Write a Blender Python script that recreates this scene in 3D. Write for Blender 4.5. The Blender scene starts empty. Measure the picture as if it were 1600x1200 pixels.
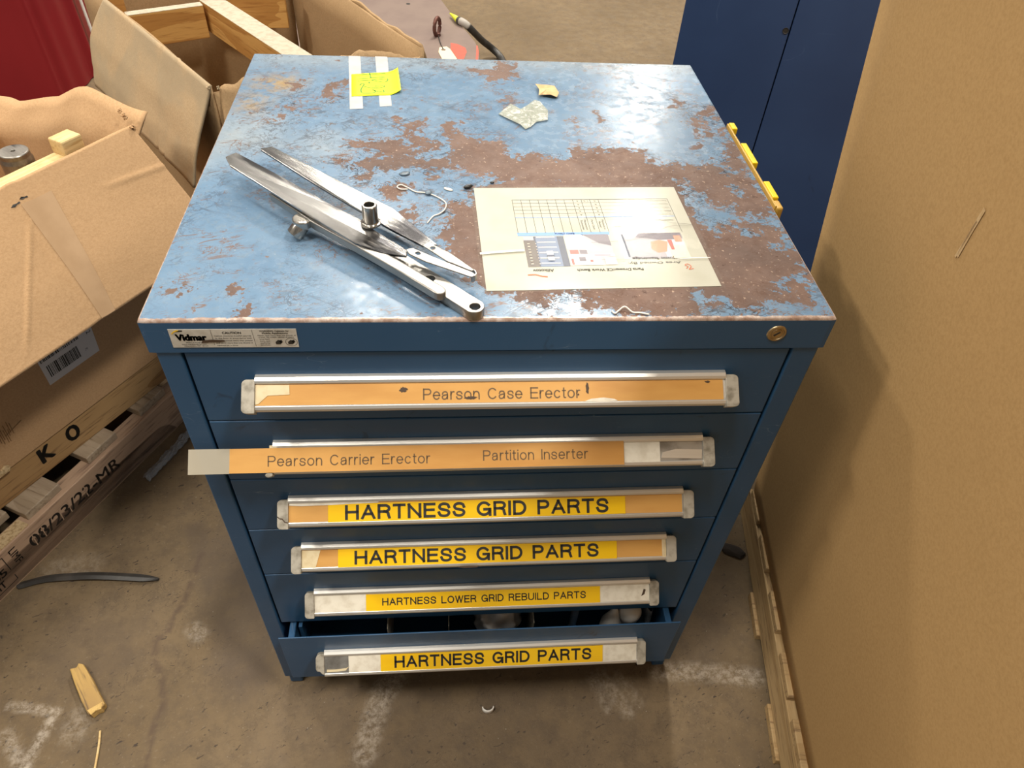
import bpy, bmesh, math, random
import numpy as np
from mathutils import Matrix, Vector, Euler

random.seed(7)
S = bpy.context.scene
COL = S.collection
PI = math.pi

# ------------------------------------------------------------------ camera, world, lamps, exposure
cam_d = bpy.data.cameras.new('camera')
cam = bpy.data.objects.new('camera', cam_d); COL.objects.link(cam)
cam.location = (0.32277, -0.60879, 1.45003)
cam.rotation_euler = (0.7769990, -0.0536017, -0.0688671)
cam_d.sensor_fit = 'HORIZONTAL'; cam_d.sensor_width = 36.0; cam_d.lens = 25.806
cam_d.clip_start = 0.02; cam_d.clip_end = 60
S.camera = cam

S.view_settings.view_transform = 'Standard'
S.view_settings.look = 'None'
S.view_settings.exposure = 0.0
S.view_settings.gamma = 1.0
S.view_settings.use_curve_mapping = False

world = bpy.data.worlds.new('warehouse_ambient'); S.world = world; world.use_nodes = True
bgn = world.node_tree.nodes['Background']
# unseen dim hall overhead; pale and dark noise patches added for steel reflections
wn = world.node_tree
wtc = wn.nodes.new('ShaderNodeTexCoord'); wno = wn.nodes.new('ShaderNodeTexNoise'); wmr = wn.nodes.new('ShaderNodeMapRange')
wmp = wn.nodes.new('ShaderNodeMapping'); wmp.inputs['Scale'].default_value = (5.0, 1.6, 1.0)
wno.inputs['Scale'].default_value = 1.4; wno.inputs['Detail'].default_value = 2.0
wmr.inputs['From Min'].default_value = 0.40; wmr.inputs['From Max'].default_value = 0.60
wmr.inputs['To Min'].default_value = 0.10; wmr.inputs['To Max'].default_value = 0.50
wn.links.new(wtc.outputs['Generated'], wmp.inputs[0]); wn.links.new(wmp.outputs[0], wno.inputs['Vector'])
wn.links.new(wno.outputs['Fac'], wmr.inputs[0]); wn.links.new(wmr.outputs[0], bgn.inputs[1])
bgn.inputs[0].default_value = (1.0, 0.90, 0.77, 1)

def lamp(x, y, z, w, sx=0.45, sy=0.9, col=(1.0, 0.93, 0.82)):
    d = bpy.data.lights.new('high_bay_and_fill_lamp', 'AREA'); d.energy = w; d.color = col
    d.shape = 'RECTANGLE'; d.size = sx; d.size_y = sy
    o = bpy.data.objects.new('high_bay_and_fill_lamp', d); COL.objects.link(o); o.location = (x, y, z)
    return o
lamp(-0.70, -0.95, 5.2, 75)
lamp(-1.65, -1.10, 5.2, 80)
lamp(-0.40, 2.90, 5.2, 75)
lamp(2.30, -1.30, 5.2, 185)
lamp(-4.2, -0.2, 5.0, 180)  # unseen lamp added at far left to brighten the tall carton's face
lamp(-3.4, 4.2, 5.2, 150)
lamp(-0.40, 5.60, 5.2, 110)
lamp(1.40, 4.60, 5.2, 270)  # extra lamp added to brighten the far floor, its glint kept off the top
lamp(2.50, 6.3, 5.0, 40)
lamp(3.05, 9.4, 5.0, 170, 0.6, 1.2)

# ------------------------------------------------------------------ object helpers
WM = {}
def props(o, label=None, cat=None, group=None, kind=None):
    if label: o['label'] = label
    if cat: o['category'] = cat
    if group: o['group'] = group
    if kind: o['kind'] = kind
    return o

def thing(name, label, cat, loc=(0, 0, 0), rz=0.0, group=None):
    o = bpy.data.objects.new(name, None); COL.objects.link(o)
    o.empty_display_size = 0.05
    o.location = loc; o.rotation_euler = (0, 0, rz)
    WM[o] = Matrix.Translation(loc) @ Matrix.Rotation(rz, 4, 'Z')
    return props(o, label, cat, group)

def part(name, bm, mats, parent=None, world=False, mtx=None, smooth=False, bevel=0, segs=2, label=None, solid=0, sub=0):
    """link one mesh object. bm is in the parent's frame, or in world space when world=True, or in its own frame mtx"""
    me = bpy.data.meshes.new(name)
    if world and parent is not None:
        bm.transform(WM[parent].inverted())
    if not solid: bmesh.ops.recalc_face_normals(bm, faces=bm.faces[:])
    bm.to_mesh(me); bm.free()
    for m in (mats if isinstance(mats, (list, tuple)) else [mats]): me.materials.append(m)
    if smooth:
        for p in me.polygons: p.use_smooth = True
    o = bpy.data.objects.new(name, me); COL.objects.link(o)
    m = mtx if mtx is not None else Matrix.Identity(4)
    if parent is not None: o.parent = parent
    o.matrix_local = m
    WM[o] = (WM[parent] if parent is not None else Matrix.Identity(4)) @ m
    if solid:
        s = o.modifiers.new('thickness', 'SOLIDIFY'); s.thickness = abs(solid); s.offset = 0 if solid > 0 else -1
    if sub:
        s = o.modifiers.new('smooth', 'SUBSURF'); s.levels = sub; s.render_levels = sub
    if bevel:
        b = o.modifiers.new('bevel', 'BEVEL'); b.width = bevel; b.segments = segs; b.limit_method = 'ANGLE'; b.angle_limit = math.radians(40)
    if label: o['label'] = label
    return o

NB = lambda: bmesh.new()
def box(bm, x0, x1, y0, y1, z0, z1, mi=0):
    v = [bm.verts.new(p) for p in ((x0,y0,z0),(x1,y0,z0),(x1,y1,z0),(x0,y1,z0),(x0,y0,z1),(x1,y0,z1),(x1,y1,z1),(x0,y1,z1))]
    for f in ((0,3,2,1),(4,5,6,7),(0,1,5,4),(1,2,6,5),(2,3,7,6),(3,0,4,7)):
        fc = bm.faces.new([v[i] for i in f]); fc.material_index = mi
    return bm
def B(*a): return box(NB(), *a)

def prism(bm, poly, h0, h1, M=None, mi=0, ftop=None, fbot=None):
    """polygon (x,y) extruded from h0 to h1 along z, mapped by M; ftop/fbot give per-vertex heights"""
    n = len(poly); M = M or Matrix.Identity(4)
    lo = [bm.verts.new(M @ Vector((p[0], p[1], fbot[i] if fbot else h0))) for i, p in enumerate(poly)]
    hi = [bm.verts.new(M @ Vector((p[0], p[1], ftop[i] if ftop else h1))) for i, p in enumerate(poly)]
    fs = [bm.faces.new(lo[::-1]), bm.faces.new(hi)]
    for i in range(n): fs.append(bm.faces.new((lo[i], lo[(i+1) % n], hi[(i+1) % n], hi[i])))
    for f in fs: f.material_index = mi
    return bm
def flat(bm, poly, z=0, M=None, mi=0):
    M = M or Matrix.Identity(4)
    f = bm.faces.new([bm.verts.new(M @ Vector((p[0], p[1], p[2] if len(p) > 2 else z))) for p in poly]); f.material_index = mi
    return bm

def frames(path):
    P = [Vector(p) for p in path]; out = []
    for i, p in enumerate(P):
        t = (P[min(i+1, len(P)-1)] - P[max(i-1, 0)]).normalized()
        up = Vector((0, 0, 1)) if abs(t.z) < 0.95 else Vector((1, 0, 0))
        a = t.cross(up).normalized(); b = a.cross(t).normalized(); out.append((p, a, b))
    return out
def tube(bm, path, r, n=10, mi=0, cap=True, closed=False):
    rings = []
    fr = frames(path)
    for i, (p, a, b) in enumerate(fr):
        rr = r(i / max(1, len(fr) - 1)) if callable(r) else r
        rings.append([bm.verts.new(p + a * math.cos(2*PI*k/n) * rr + b * math.sin(2*PI*k/n) * rr) for k in range(n)])
    for i in range(len(rings) - (0 if closed else 1)):
        j = (i + 1) % len(rings)
        for k in range(n):
            f = bm.faces.new((rings[i][k], rings[i][(k+1) % n], rings[j][(k+1) % n], rings[j][k])); f.material_index = mi; f.smooth = True
    if cap and not closed:
        bm.faces.new(rings[0][::-1]).material_index = mi; bm.faces.new(rings[-1]).material_index = mi
    return bm
def spin(bm, prof, M=None, n=32, mi=0):
    """lathe profile [(r,z)...] about z"""
    M = M or Matrix.Identity(4); rings = []
    for r, z in prof:
        if r < 1e-6: rings.append([bm.verts.new(M @ Vector((0, 0, z)))])
        else: rings.append([bm.verts.new(M @ Vector((r*math.cos(2*PI*k/n), r*math.sin(2*PI*k/n), z))) for k in range(n)])
    for a, b in zip(rings, rings[1:]):
        for k in range(n):
            q = [a[k % len(a)], a[(k+1) % len(a)], b[(k+1) % len(b)], b[k % len(b)]]
            u = []
            for v in q:
                if v not in u: u.append(v)
            if len(u) >= 3: bm.faces.new(u).material_index = mi
    return bm
def grid(bm, fn, nu, nv, mi=0):
    V = [[bm.verts.new(fn(i / nu, j / nv)) for j in range(nv + 1)] for i in range(nu + 1)]
    for i in range(nu):
        for j in range(nv):
            f = bm.faces.new((V[i][j], V[i+1][j], V[i+1][j+1], V[i][j+1])); f.material_index = mi; f.smooth = True
    return V
def ribbon(bm, pts, w, z=0.0, M=None, mi=0):
    M = M or Matrix.Identity(4); n = len(pts); L = []; R_ = []
    for i in range(n):
        a = Vector(pts[max(i-1, 0)][:2]); b = Vector(pts[min(i+1, n-1)][:2]); t = (b - a).normalized(); nn = Vector((-t.y, t.x)) * (w / 2)
        p = Vector(pts[i][:2]); zz = pts[i][2] if len(pts[i]) > 2 else z
        L.append(bm.verts.new(M @ Vector((p.x+nn.x, p.y+nn.y, zz)))); R_.append(bm.verts.new(M @ Vector((p.x-nn.x, p.y-nn.y, zz))))
    for i in range(n-1): bm.faces.new((R_[i], R_[i+1], L[i+1], L[i])).material_index = mi
    return bm
def catmull(pts, n=6):
    P = [Vector(p) for p in pts]; out = []
    for i in range(len(P) - 1):
        a, b, c, d = P[max(i-1, 0)], P[i], P[i+1], P[min(i+2, len(P)-1)]
        for k in range(n):
            t = k / n
            out.append(0.5 * ((2*b) + (c-a)*t + (2*a-5*b+4*c-d)*t*t + (3*b-a-3*c+d)*t**3))
    return out + [P[-1]]

def cap_height():
    cu = bpy.data.curves.new('lettering', 'FONT'); cu.body = 'H'; cu.size = 1
    o = bpy.data.objects.new('lettering', cu); me = bpy.data.meshes.new_from_object(o)
    h = max(v.co.y for v in me.vertices) if me.vertices else 0.7
    bpy.data.objects.remove(o); bpy.data.curves.remove(cu); bpy.data.meshes.remove(me); return h
CAPH = cap_height()
def text(bm, s, M, h, w=None, bold=0.0, align='C', mi=0):
    """lettering as flat faces: cap height h, optional total width w, laid in the xy plane of M"""
    cu = bpy.data.curves.new('lettering', 'FONT'); cu.body = s; cu.size = 1; cu.resolution_u = 3
    o = bpy.data.objects.new('lettering', cu)
    me = bpy.data.meshes.new_from_object(o)
    t = NB(); t.from_mesh(me)
    bpy.data.objects.remove(o); bpy.data.curves.remove(cu); bpy.data.meshes.remove(me)
    if not t.verts: return bm
    xs = [v.co.x for v in t.verts]; x0, x1 = min(xs), max(xs)
    cap = CAPH
    sy = h / cap; sx = (w / (x1 - x0)) if w else sy
    ox = {'C': -(x0 + x1) / 2, 'L': -x0, 'R': -x1}[align]
    t.verts.ensure_lookup_table()
    shifts = [(0, 0)] if not bold else [(-bold, 0), (bold, 0), (0, -bold*0.8), (0, bold*0.8), (-bold*0.7, bold*0.6), (bold*0.7, bold*0.6), (-bold*0.7, -bold*0.6), (bold*0.7, -bold*0.6)]
    for dx, dy in shifts:                       # a few shifted copies thicken the strokes
        vm = {v.index: bm.verts.new(M @ Vector(((v.co.x + ox) * sx + dx * sy, (v.co.y + dy) * sy - h / 2, 0))) for v in t.verts}
        for f in t.faces:
            bm.faces.new([vm[v.index] for v in f.verts]).material_index = mi
    t.free(); return bm

# plain grotesque sign lettering drawn with strokes of even weight; every glyph is (width, strokes) on a unit cap height
def _arc(cx, cy, rx, ry, a0, a1, n=14): return [(cx+rx*math.cos(math.radians(a0+(a1-a0)*k/n)), cy+ry*math.sin(math.radians(a0+(a1-a0)*k/n))) for k in range(n+1)]
def _sm(P, n=5): return [(v.x, v.y) for v in catmull([(x, y, 0) for x, y in P], n)]
_S = [(.97,.73),(.84,.93),(.5,1),(.17,.93),(.05,.74),(.18,.58),(.5,.51),(.83,.43),(.98,.26),(.84,.07),(.5,0),(.14,.07),(.0,.28)]
_st = [(0,0),(0,1)]
GL = {
 'A': (.74, [[(0,0),(.5,1)], [(.5,1),(1,0)], [(.19,.33),(.81,.33)]]), 'B': (.66, [_st, [(0,1),(.6,1)]+_arc(.6,.765,.36,.235,90,-90)+[(0,.53)], [(0,.53),(.62,.53)]+_arc(.62,.265,.38,.265,90,-90)+[(0,0)]]),
 'C': (.74, [_arc(.5,.5,.5,.5,42,318,26)]), 'D': (.70, [_st, [(0,1),(.42,1)]+_arc(.42,.5,.58,.5,90,-90,20)+[(0,0)]]), 'E': (.60, [_st, [(0,1),(1,1)], [(0,.53),(.92,.53)], [(0,0),(1,0)]]),
 'G': (.78, [_arc(.5,.5,.5,.5,40,330,26), [(.55,.45),(1,.45)], [(1,.45),(1,0)]]), 'H': (.70, [_st, [(1,0),(1,1)], [(0,.52),(1,.52)]]), 'I': (.0, [_st]), 'K': (.68, [_st, [(0,.34),(.95,1)], [(.33,.56),(1,0)]]),
 'L': (.56, [_st, [(0,0),(1,0)]]), 'N': (.70, [_st, [(0,1),(1,0)], [(1,0),(1,1)]]), 'O': (.80, [_arc(.5,.5,.5,.5,0,360,32)]), 'P': (.62, [_st, [(0,1),(.6,1)]+_arc(.6,.735,.40,.265,90,-90)+[(0,.47)]]),
 'R': (.66, [_st, [(0,1),(.6,1)]+_arc(.6,.75,.38,.25,90,-90)+[(0,.50)], _sm([(.55,.50),(.85,.40),(.92,.2),(1,0)])]), 'S': (.66, [_sm(_S)]), 'T': (.64, [[(0,1),(1,1)], [(.5,0),(.5,1)]]),
 'U': (.70, [[(0,1),(0,.32)]+_arc(.5,.32,.5,.32,180,360)+[(1,1)]]), 'W': (1.0, [[(0,1),(.26,0)], [(.26,0),(.5,1)], [(.5,1),(.74,0)], [(.74,0),(1,1)]]),
 'a': (.52, [_sm([(.04,.50),(.14,.66),(.45,.72),(.76,.67),(.86,.5)])+[(.86,.05)], _sm([(.86,.44),(.45,.40),(.08,.32),(.0,.17),(.12,.03),(.38,.0),(.68,.07),(.86,.26)])]), 'c': (.52, [_arc(.5,.36,.5,.36,42,318,22)]),
 'e': (.54, [_arc(.5,.36,.5,.36,0,318,24), [(.03,.37),(.97,.37)]]), 'i': (.0, [[(0,0),(0,.72)], [(0,.97),(0,1.0)]]), 'n': (.48, [[(0,0),(0,.72)], _sm([(0,.46),(.18,.65),(.52,.72),(.88,.63),(1,.42)])+[(1,0)]]),
 'o': (.56, [_arc(.5,.36,.5,.36,0,360,28)]), 'r': (.26, [[(0,0),(0,.72)], _sm([(0,.42),(.25,.63),(.6,.71),(1,.71)])]), 's': (.48, [_sm([(x, y*.72) for x, y in _S])]), 't': (.24, [_sm([(.4,.94),(.4,.5),(.4,.18),(.55,.03),(1,.0)]), [(0,.70),(1,.70)]]), ' ': (.46, []),
}
def sign(bm, s, M, h, w, weight=0.14, gap=0.13):
    x = 0; items = []
    for ch in s:
        gw, st = GL[ch]; gw = gw + (weight if ch != ' ' else 0); items.append((x, gw, st)); x += gw + gap
    tot = x - gap; kx = w / tot
    for x0, gw, st in items:
        for P in st:
            Q = [(x0+weight/2+px*(gw-weight), weight/2+py*(1-weight)) for px, py in P]
            closed = math.hypot(Q[0][0]-Q[-1][0], Q[0][1]-Q[-1][1]) < 1e-4
            n = len(Q); L, R_ = [], []
            for i in range(n):
                pa, pb = (Q[i-1] if i else (Q[-2] if closed else Q[0])), (Q[i+1] if i < n-1 else (Q[1] if closed else Q[-1]))
                dx, dy = pb[0]-pa[0], pb[1]-pa[1]; l = math.hypot(dx, dy) or 1; dx, dy = dx/l, dy/l; px, py = Q[i]
                if not closed and i in (0, n-1): e = (-1 if i == 0 else 1)*weight/2; px += dx*e; py += dy*e
                for lst, sg in ((L, 1), (R_, -1)):
                    vx, vy = px-dy*sg*weight/2, min(1.0, max(0.0, py+dx*sg*weight/2))
                    lst.append(bm.verts.new(M @ Vector(((vx-tot/2)*kx, (vy-0.5)*h, 0))))
            for i in range(n-1): bm.faces.new((R_[i], R_[i+1], L[i+1], L[i]))
    return bm

def basis(o, x, y):
    x = Vector(x).normalized(); y = Vector(y); y = (y - x * y.dot(x)).normalized(); z = x.cross(y)
    return Matrix(((x.x, y.x, z.x, o[0]), (x.y, y.y, z.y, o[1]), (x.z, y.z, z.z, o[2]), (0, 0, 0, 1)))
T3 = lambda x, y, z: Matrix.Translation((x, y, z))

# ------------------------------------------------------------------ materials
class NT:
    def __init__(s, name):
        s.m = bpy.data.materials.new(name); s.m.use_nodes = True; s.t = s.m.node_tree
        s.p = s.t.nodes['Principled BSDF']; s.tc = s.t.nodes.new('ShaderNodeTexCoord'); s.v = s.tc.outputs['Object']
    def n(s, typ, **kw):
        nd = s.t.nodes.new('ShaderNode' + typ)
        for k, v in kw.items():
            if k.startswith('_'): setattr(nd, k[1:], v)
            else:
                key = int(k[1:]) if k[0] == 'i' and k[1:].isdigit() else k
                s.set(nd.inputs[key], v)
        return nd
    def set(s, inp, v):
        if isinstance(v, bpy.types.NodeSocket): s.t.links.new(v, inp)
        elif isinstance(v, bpy.types.Node): s.t.links.new(v.outputs[0], inp)
        else:
            if inp.type == 'RGBA' and len(v) == 3: v = (*v, 1)
            inp.default_value = v
    def map(s, scale=(1, 1, 1), rot=(0, 0, 0), loc=(0, 0, 0), v=None):
        if any(rot):            # turn first, then stretch
            return s.n('Mapping', Vector=v or s.v, Scale=tuple(1 / c for c in scale), Rotation=rot, Location=loc, _vector_type='TEXTURE').outputs[0]
        return s.n('Mapping', Vector=v or s.v, Scale=scale, Rotation=rot, Location=loc).outputs[0]
    def noise(s, scale, detail=4, rough=0.55, dist=0.0, v=None):
        return s.n('TexNoise', Vector=v or s.v, Scale=scale, Detail=detail, Roughness=rough, Distortion=dist).outputs['Fac']
    def vor(s, scale, v=None, feat='F1', rnd=1.0):
        return s.n('TexVoronoi', Vector=v or s.v, Scale=scale, Randomness=rnd, _feature=feat).outputs['Distance']
    def ramp(s, x, a, b, lo=0.0, hi=1.0):
        nd = s.n('MapRange', Value=x); nd.interpolation_type = 'SMOOTHSTEP'
        nd.inputs['From Min'].default_value = a; nd.inputs['From Max'].default_value = b
        nd.inputs['To Min'].default_value = lo; nd.inputs['To Max'].default_value = hi
        return nd.outputs[0]
    def math(s, op, a, b=0.0, c=None):
        nd = s.n('Math', _operation=op, i0=a, i1=b)
        if c is not None: s.set(nd.inputs[2], c)
        return nd.outputs[0]
    def mix(s, f, a, b, blend='MIX'):
        nd = s.t.nodes.new('ShaderNodeMix'); nd.data_type = 'RGBA'; nd.blend_type = blend
        s.set(nd.inputs[0], f); s.set(nd.inputs[6], a); s.set(nd.inputs[7], b); return nd.outputs[2]
    def line(s, x, w): # thin vein where noise passes 0.5
        return s.ramp(s.math('ABSOLUTE', s.math('SUBTRACT', x, 0.5)), 0.0, w, 1.0, 0.0)
    def attr(s, name): return s.n('Attribute', _attribute_name=name).outputs['Fac']
    def rnd(s): return s.n('ObjectInfo').outputs['Random']
    def bump(s, h, strength=0.3, dist=0.002):
        s.set(s.p.inputs['Normal'], s.n('Bump', Height=h, Strength=strength, Distance=dist).outputs[0])
    def out(s, col=None, rough=None, metal=None, spec=None, coat=None):
        for k, v in (('Base Color', col), ('Roughness', rough), ('Metallic', metal), ('Specular IOR Level', spec), ('Coat Weight', coat)):
            if v is not None: s.set(s.p.inputs[k], v)
        return s.m

def plain(name, col, rough=0.5, metal=0.0, c2=None, scale=30, thr=(0.4, 0.7), bump=0.0, bscale=200, detail=5, spec=None, stretch=None):
    t = NT(name); v = t.map(stretch) if stretch else None
    c = col
    if c2: c = t.mix(t.ramp(t.noise(scale, detail, v=v), *thr), col, c2)
    if bump: t.bump(t.noise(bscale, 4, v=v), bump)
    return t.out(c, rough, metal, spec)

def wood(name, a, b, dark, rings=9.0, knots=True, rough=0.65, grime=None, axis=0):
    t = NT(name); off = t.math('MULTIPLY', t.rnd(), 17.0)
    sc = [1.0, 1.0, 1.0]; sc[axis] = 0.09
    v = t.n('VectorMath', _operation='ADD', i0=t.map(tuple(sc)), i1=t.n('CombineXYZ', X=off, Y=off, Z=off).outputs[0]).outputs[0]
    n = t.noise(rings, 2, 0.5, 0.6, v=v)
    w = t.math('FRACT', t.math('MULTIPLY', n, 9.0))
    w = t.ramp(w, 0.1, 0.95)
    c = t.mix(w, a, b)
    c = t.mix(t.ramp(t.noise(160, 3, v=v), 0.5, 0.75), c, dark)
    k = t.vor(3.1, v=t.map(tuple(0.5 if i == axis else 1.6 for i in range(3)), v=None))
    if knots: c = t.mix(t.ramp(k, 0.05, 0.12, 0.8, 0.0), c, dark)
    if grime: c = t.mix(t.ramp(t.noise(14, 5), 0.45, 0.7), c, grime)
    c = t.mix(t.math('MULTIPLY', t.rnd(), 0.18), c, dark)
    t.bump(t.noise(140, 3, v=v), 0.25)
    return t.out(c, rough)

def kraft(name, col, col2, dusty=None, rough=0.85, thr=(0.35, 0.65), wrink=0.12):
    t = NT(name)
    c = t.mix(t.ramp(t.noise(220, 4, 0.7), 0.35, 0.7), col, col2)
    c = t.mix(t.ramp(t.noise(2.5, 4), 0.35, 0.75, 0, 0.35), c, col2)
    if dusty:
        d = t.ramp(t.noise(5.5, 3, 0.5, 0.7), thr[0], thr[1])
        d = t.math('MULTIPLY', d, t.ramp(t.noise(60, 6, 0.7), 0.2, 0.6, 0.75, 1.0))
        c = t.mix(d, c, dusty)
    h = t.math('ADD', t.math('MULTIPLY', t.noise(9, 5, 0.6), 1.0), t.math('MULTIPLY', t.noise(380, 2), 0.10))
    t.bump(h, wrink, 0.02)
    return t.out(c, rough, spec=0.25)
# paints and metals
def coated(*a, **k):
    m = plain(*a, **k); q = m.node_tree.nodes['Principled BSDF']; q.inputs['Coat Weight'].default_value = 0.7; q.inputs['Coat Roughness'].default_value = 0.10
    return m
def m_cab():
    t = NT('blue_cabinet_paint')
    c = t.mix(t.ramp(t.noise(3.5, 5), 0.35, 0.7), (0.021, 0.076, 0.170), (0.027, 0.088, 0.190))
    c = t.mix(t.ramp(t.noise(16, 5, 0.6, 1.2), 0.66, 0.74, 0, 0.65), c, (0.012, 0.026, 0.05))
    c = t.mix(t.math('MULTIPLY', t.line(t.noise(4.5, 2, 0.5, 2.0, v=t.map((1, 1, 6))), 0.0022), t.ramp(t.noise(12, 3), 0.5, 0.6, 0, 0.7)), c, (0.13, 0.20, 0.29))
    return t.out(c, t.ramp(t.noise(8, 4), 0.3, 0.7, 0.30, 0.44), spec=0.45)
CAB = m_cab()
EDGE = plain('worn_edge_metal', (0.50, 0.40, 0.34), 0.45, 0.5, (0.26, 0.17, 0.13), 60)
def m_top():
    t = NT('rusted_blue_top')
    rust, grime, dust, edge = t.attr('rust'), t.attr('grime'), t.attr('dust'), t.attr('edge')
    n1 = t.noise(42, 10, 0.74); n2 = t.noise(150, 5, 0.6); n3 = t.noise(11, 4)
    base = t.mix(t.ramp(n3, 0.3, 0.7), (0.122, 0.205, 0.312), (0.150, 0.238, 0.345))
    base = t.mix(t.math('MULTIPLY', dust, t.ramp(t.noise(24, 5), 0.2, 0.8, 0.5, 1.0)), base, (0.33, 0.36, 0.37))
    base = t.mix(t.ramp(t.noise(95, 7, 0.75), 0.50, 0.68, 0, 0.5), base, (0.19, 0.24, 0.285))
    gm = t.math('MULTIPLY', grime, t.ramp(t.noise(48, 6, 0.7), 0.36, 0.56))
    base = t.mix(gm, base, (0.33, 0.23, 0.11))
    # hairline scratches and cracks
    nb = t.noise(7, 3)
    s1 = t.line(t.noise(26, 3, 0.6, 1.4), 0.020)
    s2 = t.line(t.noise(16, 3, 0.55, 0.9, v=t.map((0.25, 2.0, 1), (0, 0, 0.6))), 0.012)
    s3 = t.line(t.noise(9, 2, 0.5, 0.5, v=t.map((0.2, 2.4, 1), (0, 0, -0.5))), 0.009)
    s4 = t.line(t.noise(52, 3, 0.65, 0.8), 0.026)
    sc = t.math('MAXIMUM', t.math('MAXIMUM', s1, s2), t.math('MAXIMUM', s3, s4))
    near = t.ramp(rust, 0.0, 0.35, 0.55, 1.0)
    sc = t.math('MULTIPLY', sc, t.math('MULTIPLY', t.ramp(nb, 0.38, 0.60, 0.2, 1.0), near))
    sc = t.math('MULTIPLY', sc, t.ramp(t.noise(33, 4), 0.40, 0.54))
    base = t.mix(sc, base, (0.045, 0.035, 0.032))
    s5 = t.line(t.noise(13, 5, 0.65, 1.8), 0.020); s6 = t.line(t.noise(21, 3, 0.6, 0.6, v=t.map((0.35, 1.8, 1), (0, 0, 0.25))), 0.016)
    sb = t.math('MULTIPLY', t.math('MAXIMUM', s5, s6), t.ramp(t.noise(17, 5, 0.7), 0.50, 0.60))
    base = t.mix(t.math('MULTIPLY', sb, 0.9), base, (0.17, 0.105, 0.075))
    fl = t.ramp(t.noise(80, 7, 0.78), 0.575, 0.625)
    base = t.mix(t.math('MULTIPLY', fl, t.ramp(nb, 0.40, 0.60, 0.1, 0.8)), base, (0.125, 0.095, 0.08))
    # rust mask with broken border
    pert = t.math('ADD', t.math('MULTIPLY', t.math('SUBTRACT', n1, 0.5), 2.7), t.math('MULTIPLY', t.math('SUBTRACT', n2, 0.5), 1.3))
    rm = t.ramp(t.math('ADD', rust, pert), 0.47, 0.53)
    sp = t.ramp(t.math('ADD', t.math('MULTIPLY', near, 0.07), t.noise(44, 7, 0.72)), 0.685, 0.71)
    rm = t.math('MAXIMUM', rm, sp)
    rc = t.mix(t.ramp(t.noise(20, 6, 0.7), 0.35, 0.7), (0.118, 0.070, 0.053), (0.170, 0.108, 0.084))
    rc = t.mix(t.ramp(t.noise(8, 5), 0.45, 0.75, 0, 0.7), rc, (0.092, 0.066, 0.058))
    rc = t.mix(t.ramp(t.noise(170, 4, 0.7), 0.60, 0.72), rc, (0.46, 0.34, 0.26))
    rc = t.mix(t.ramp(t.noise(110, 5, 0.7), 0.62, 0.70), rc, (0.07, 0.035, 0.025))
    c = t.mix(rm, base, rc)
    # white grit
    g = t.ramp(t.vor(95), 0.02, 0.06, 1.0, 0.0)
    g = t.math('MULTIPLY', g, t.ramp(t.noise(15, 3), 0.50, 0.60))
    c = t.mix(g, c, (0.75, 0.74, 0.70))
    # bare edge
    em = t.ramp(t.math('ADD', edge, t.math('MULTIPLY', t.math('SUBTRACT', t.noise(60, 6, 0.7), 0.5), 0.8)), 0.5, 0.62)
    c = t.mix(em, c, t.mix(t.ramp(t.noise(90, 5), 0.35, 0.65), (0.56, 0.47, 0.42), (0.34, 0.23, 0.18)))
    r = t.math('ADD', t.ramp(t.noise(60, 5), 0.3, 0.7, 0.17, 0.32), t.math('MULTIPLY', rm, 0.34))
    t.bump(t.math('SUBTRACT', t.math('MULTIPLY', n2, 0.25), t.math('ADD', t.math('MULTIPLY', rm, 0.5), sc)), 0.12, 0.0006)
    return t.out(c, r, t.math('MULTIPLY', em, 0.3), t.math('SUBTRACT', 0.26, t.math('MULTIPLY', sc, 0.18)))
TOP = m_top()
DARKBLUE = None
def m_locker():
    t = NT('navy_locker_paint')
    c = t.mix(t.ramp(t.noise(2.2, 5), 0.3, 0.7), (0.020, 0.042, 0.110), (0.027, 0.056, 0.140))
    c = t.mix(t.ramp(t.noise(11, 6, 0.7, 1.0), 0.66, 0.78, 0, 0.8), c, (0.012, 0.018, 0.035))
    c = t.mix(t.math('MULTIPLY', t.line(t.noise(3.4, 3, 0.5, 1.2, v=t.map((1, 1, 0.6))), 0.003), t.ramp(t.noise(9, 3), 0.48, 0.6, 0, 0.6)), c, (0.045, 0.08, 0.17))
    return t.out(c, 0.48, spec=0.4)
DARKBLUE = m_locker()
DARKGAP = plain('dark_gap', (0.006, 0.007, 0.01), 0.8)
ALU = plain('anodised_aluminium', (0.78, 0.77, 0.74), 0.36, 0.75, (0.62, 0.61, 0.58), 25, stretch=(0.05, 1, 1))
ALU_IN = plain('dull_channel_aluminium', (0.42, 0.41, 0.39), 0.45, 0.8, (0.22, 0.21, 0.19), 30)
CAP = plain('dirty_grey_end_cap', (0.40, 0.37, 0.31), 0.5, 0.1, (0.20, 0.18, 0.14), 70, bump=0.1)
CREAM = plain('aged_cream_tape', (0.66, 0.56, 0.36), 0.5, 0, (0.55, 0.43, 0.24), 60)
PAPERW = plain('off_white_card', (0.72, 0.68, 0.58), 0.55, 0, (0.60, 0.55, 0.45), 70, bump=0.05)
def m_amber(name, a, b):
    t = NT(name)
    c = t.mix(t.ramp(t.noise(12, 5, v=t.map((0.5, 1, 3))), 0.35, 0.7), a, b)
    c = t.mix(t.ramp(t.noise(26, 6, 0.7, 0.6), 0.69, 0.75, 0, 0.85), c, (0.17, 0.09, 0.03))
    return t.out(c, 0.28, spec=0.5)
AMBER = m_amber('aged_amber_label', (0.60, 0.325, 0.095), (0.49, 0.240, 0.062))
YELLOW = m_amber('yellow_label', (0.84, 0.52, 0.006), (0.78, 0.46, 0.006))
INK = plain('black_ink', (0.018, 0.017, 0.015), 0.5)
STENCIL = plain('worn_stencil_ink', (0.045, 0.038, 0.032), 0.7, 0, (0.12, 0.085, 0.06), 60)
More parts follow.
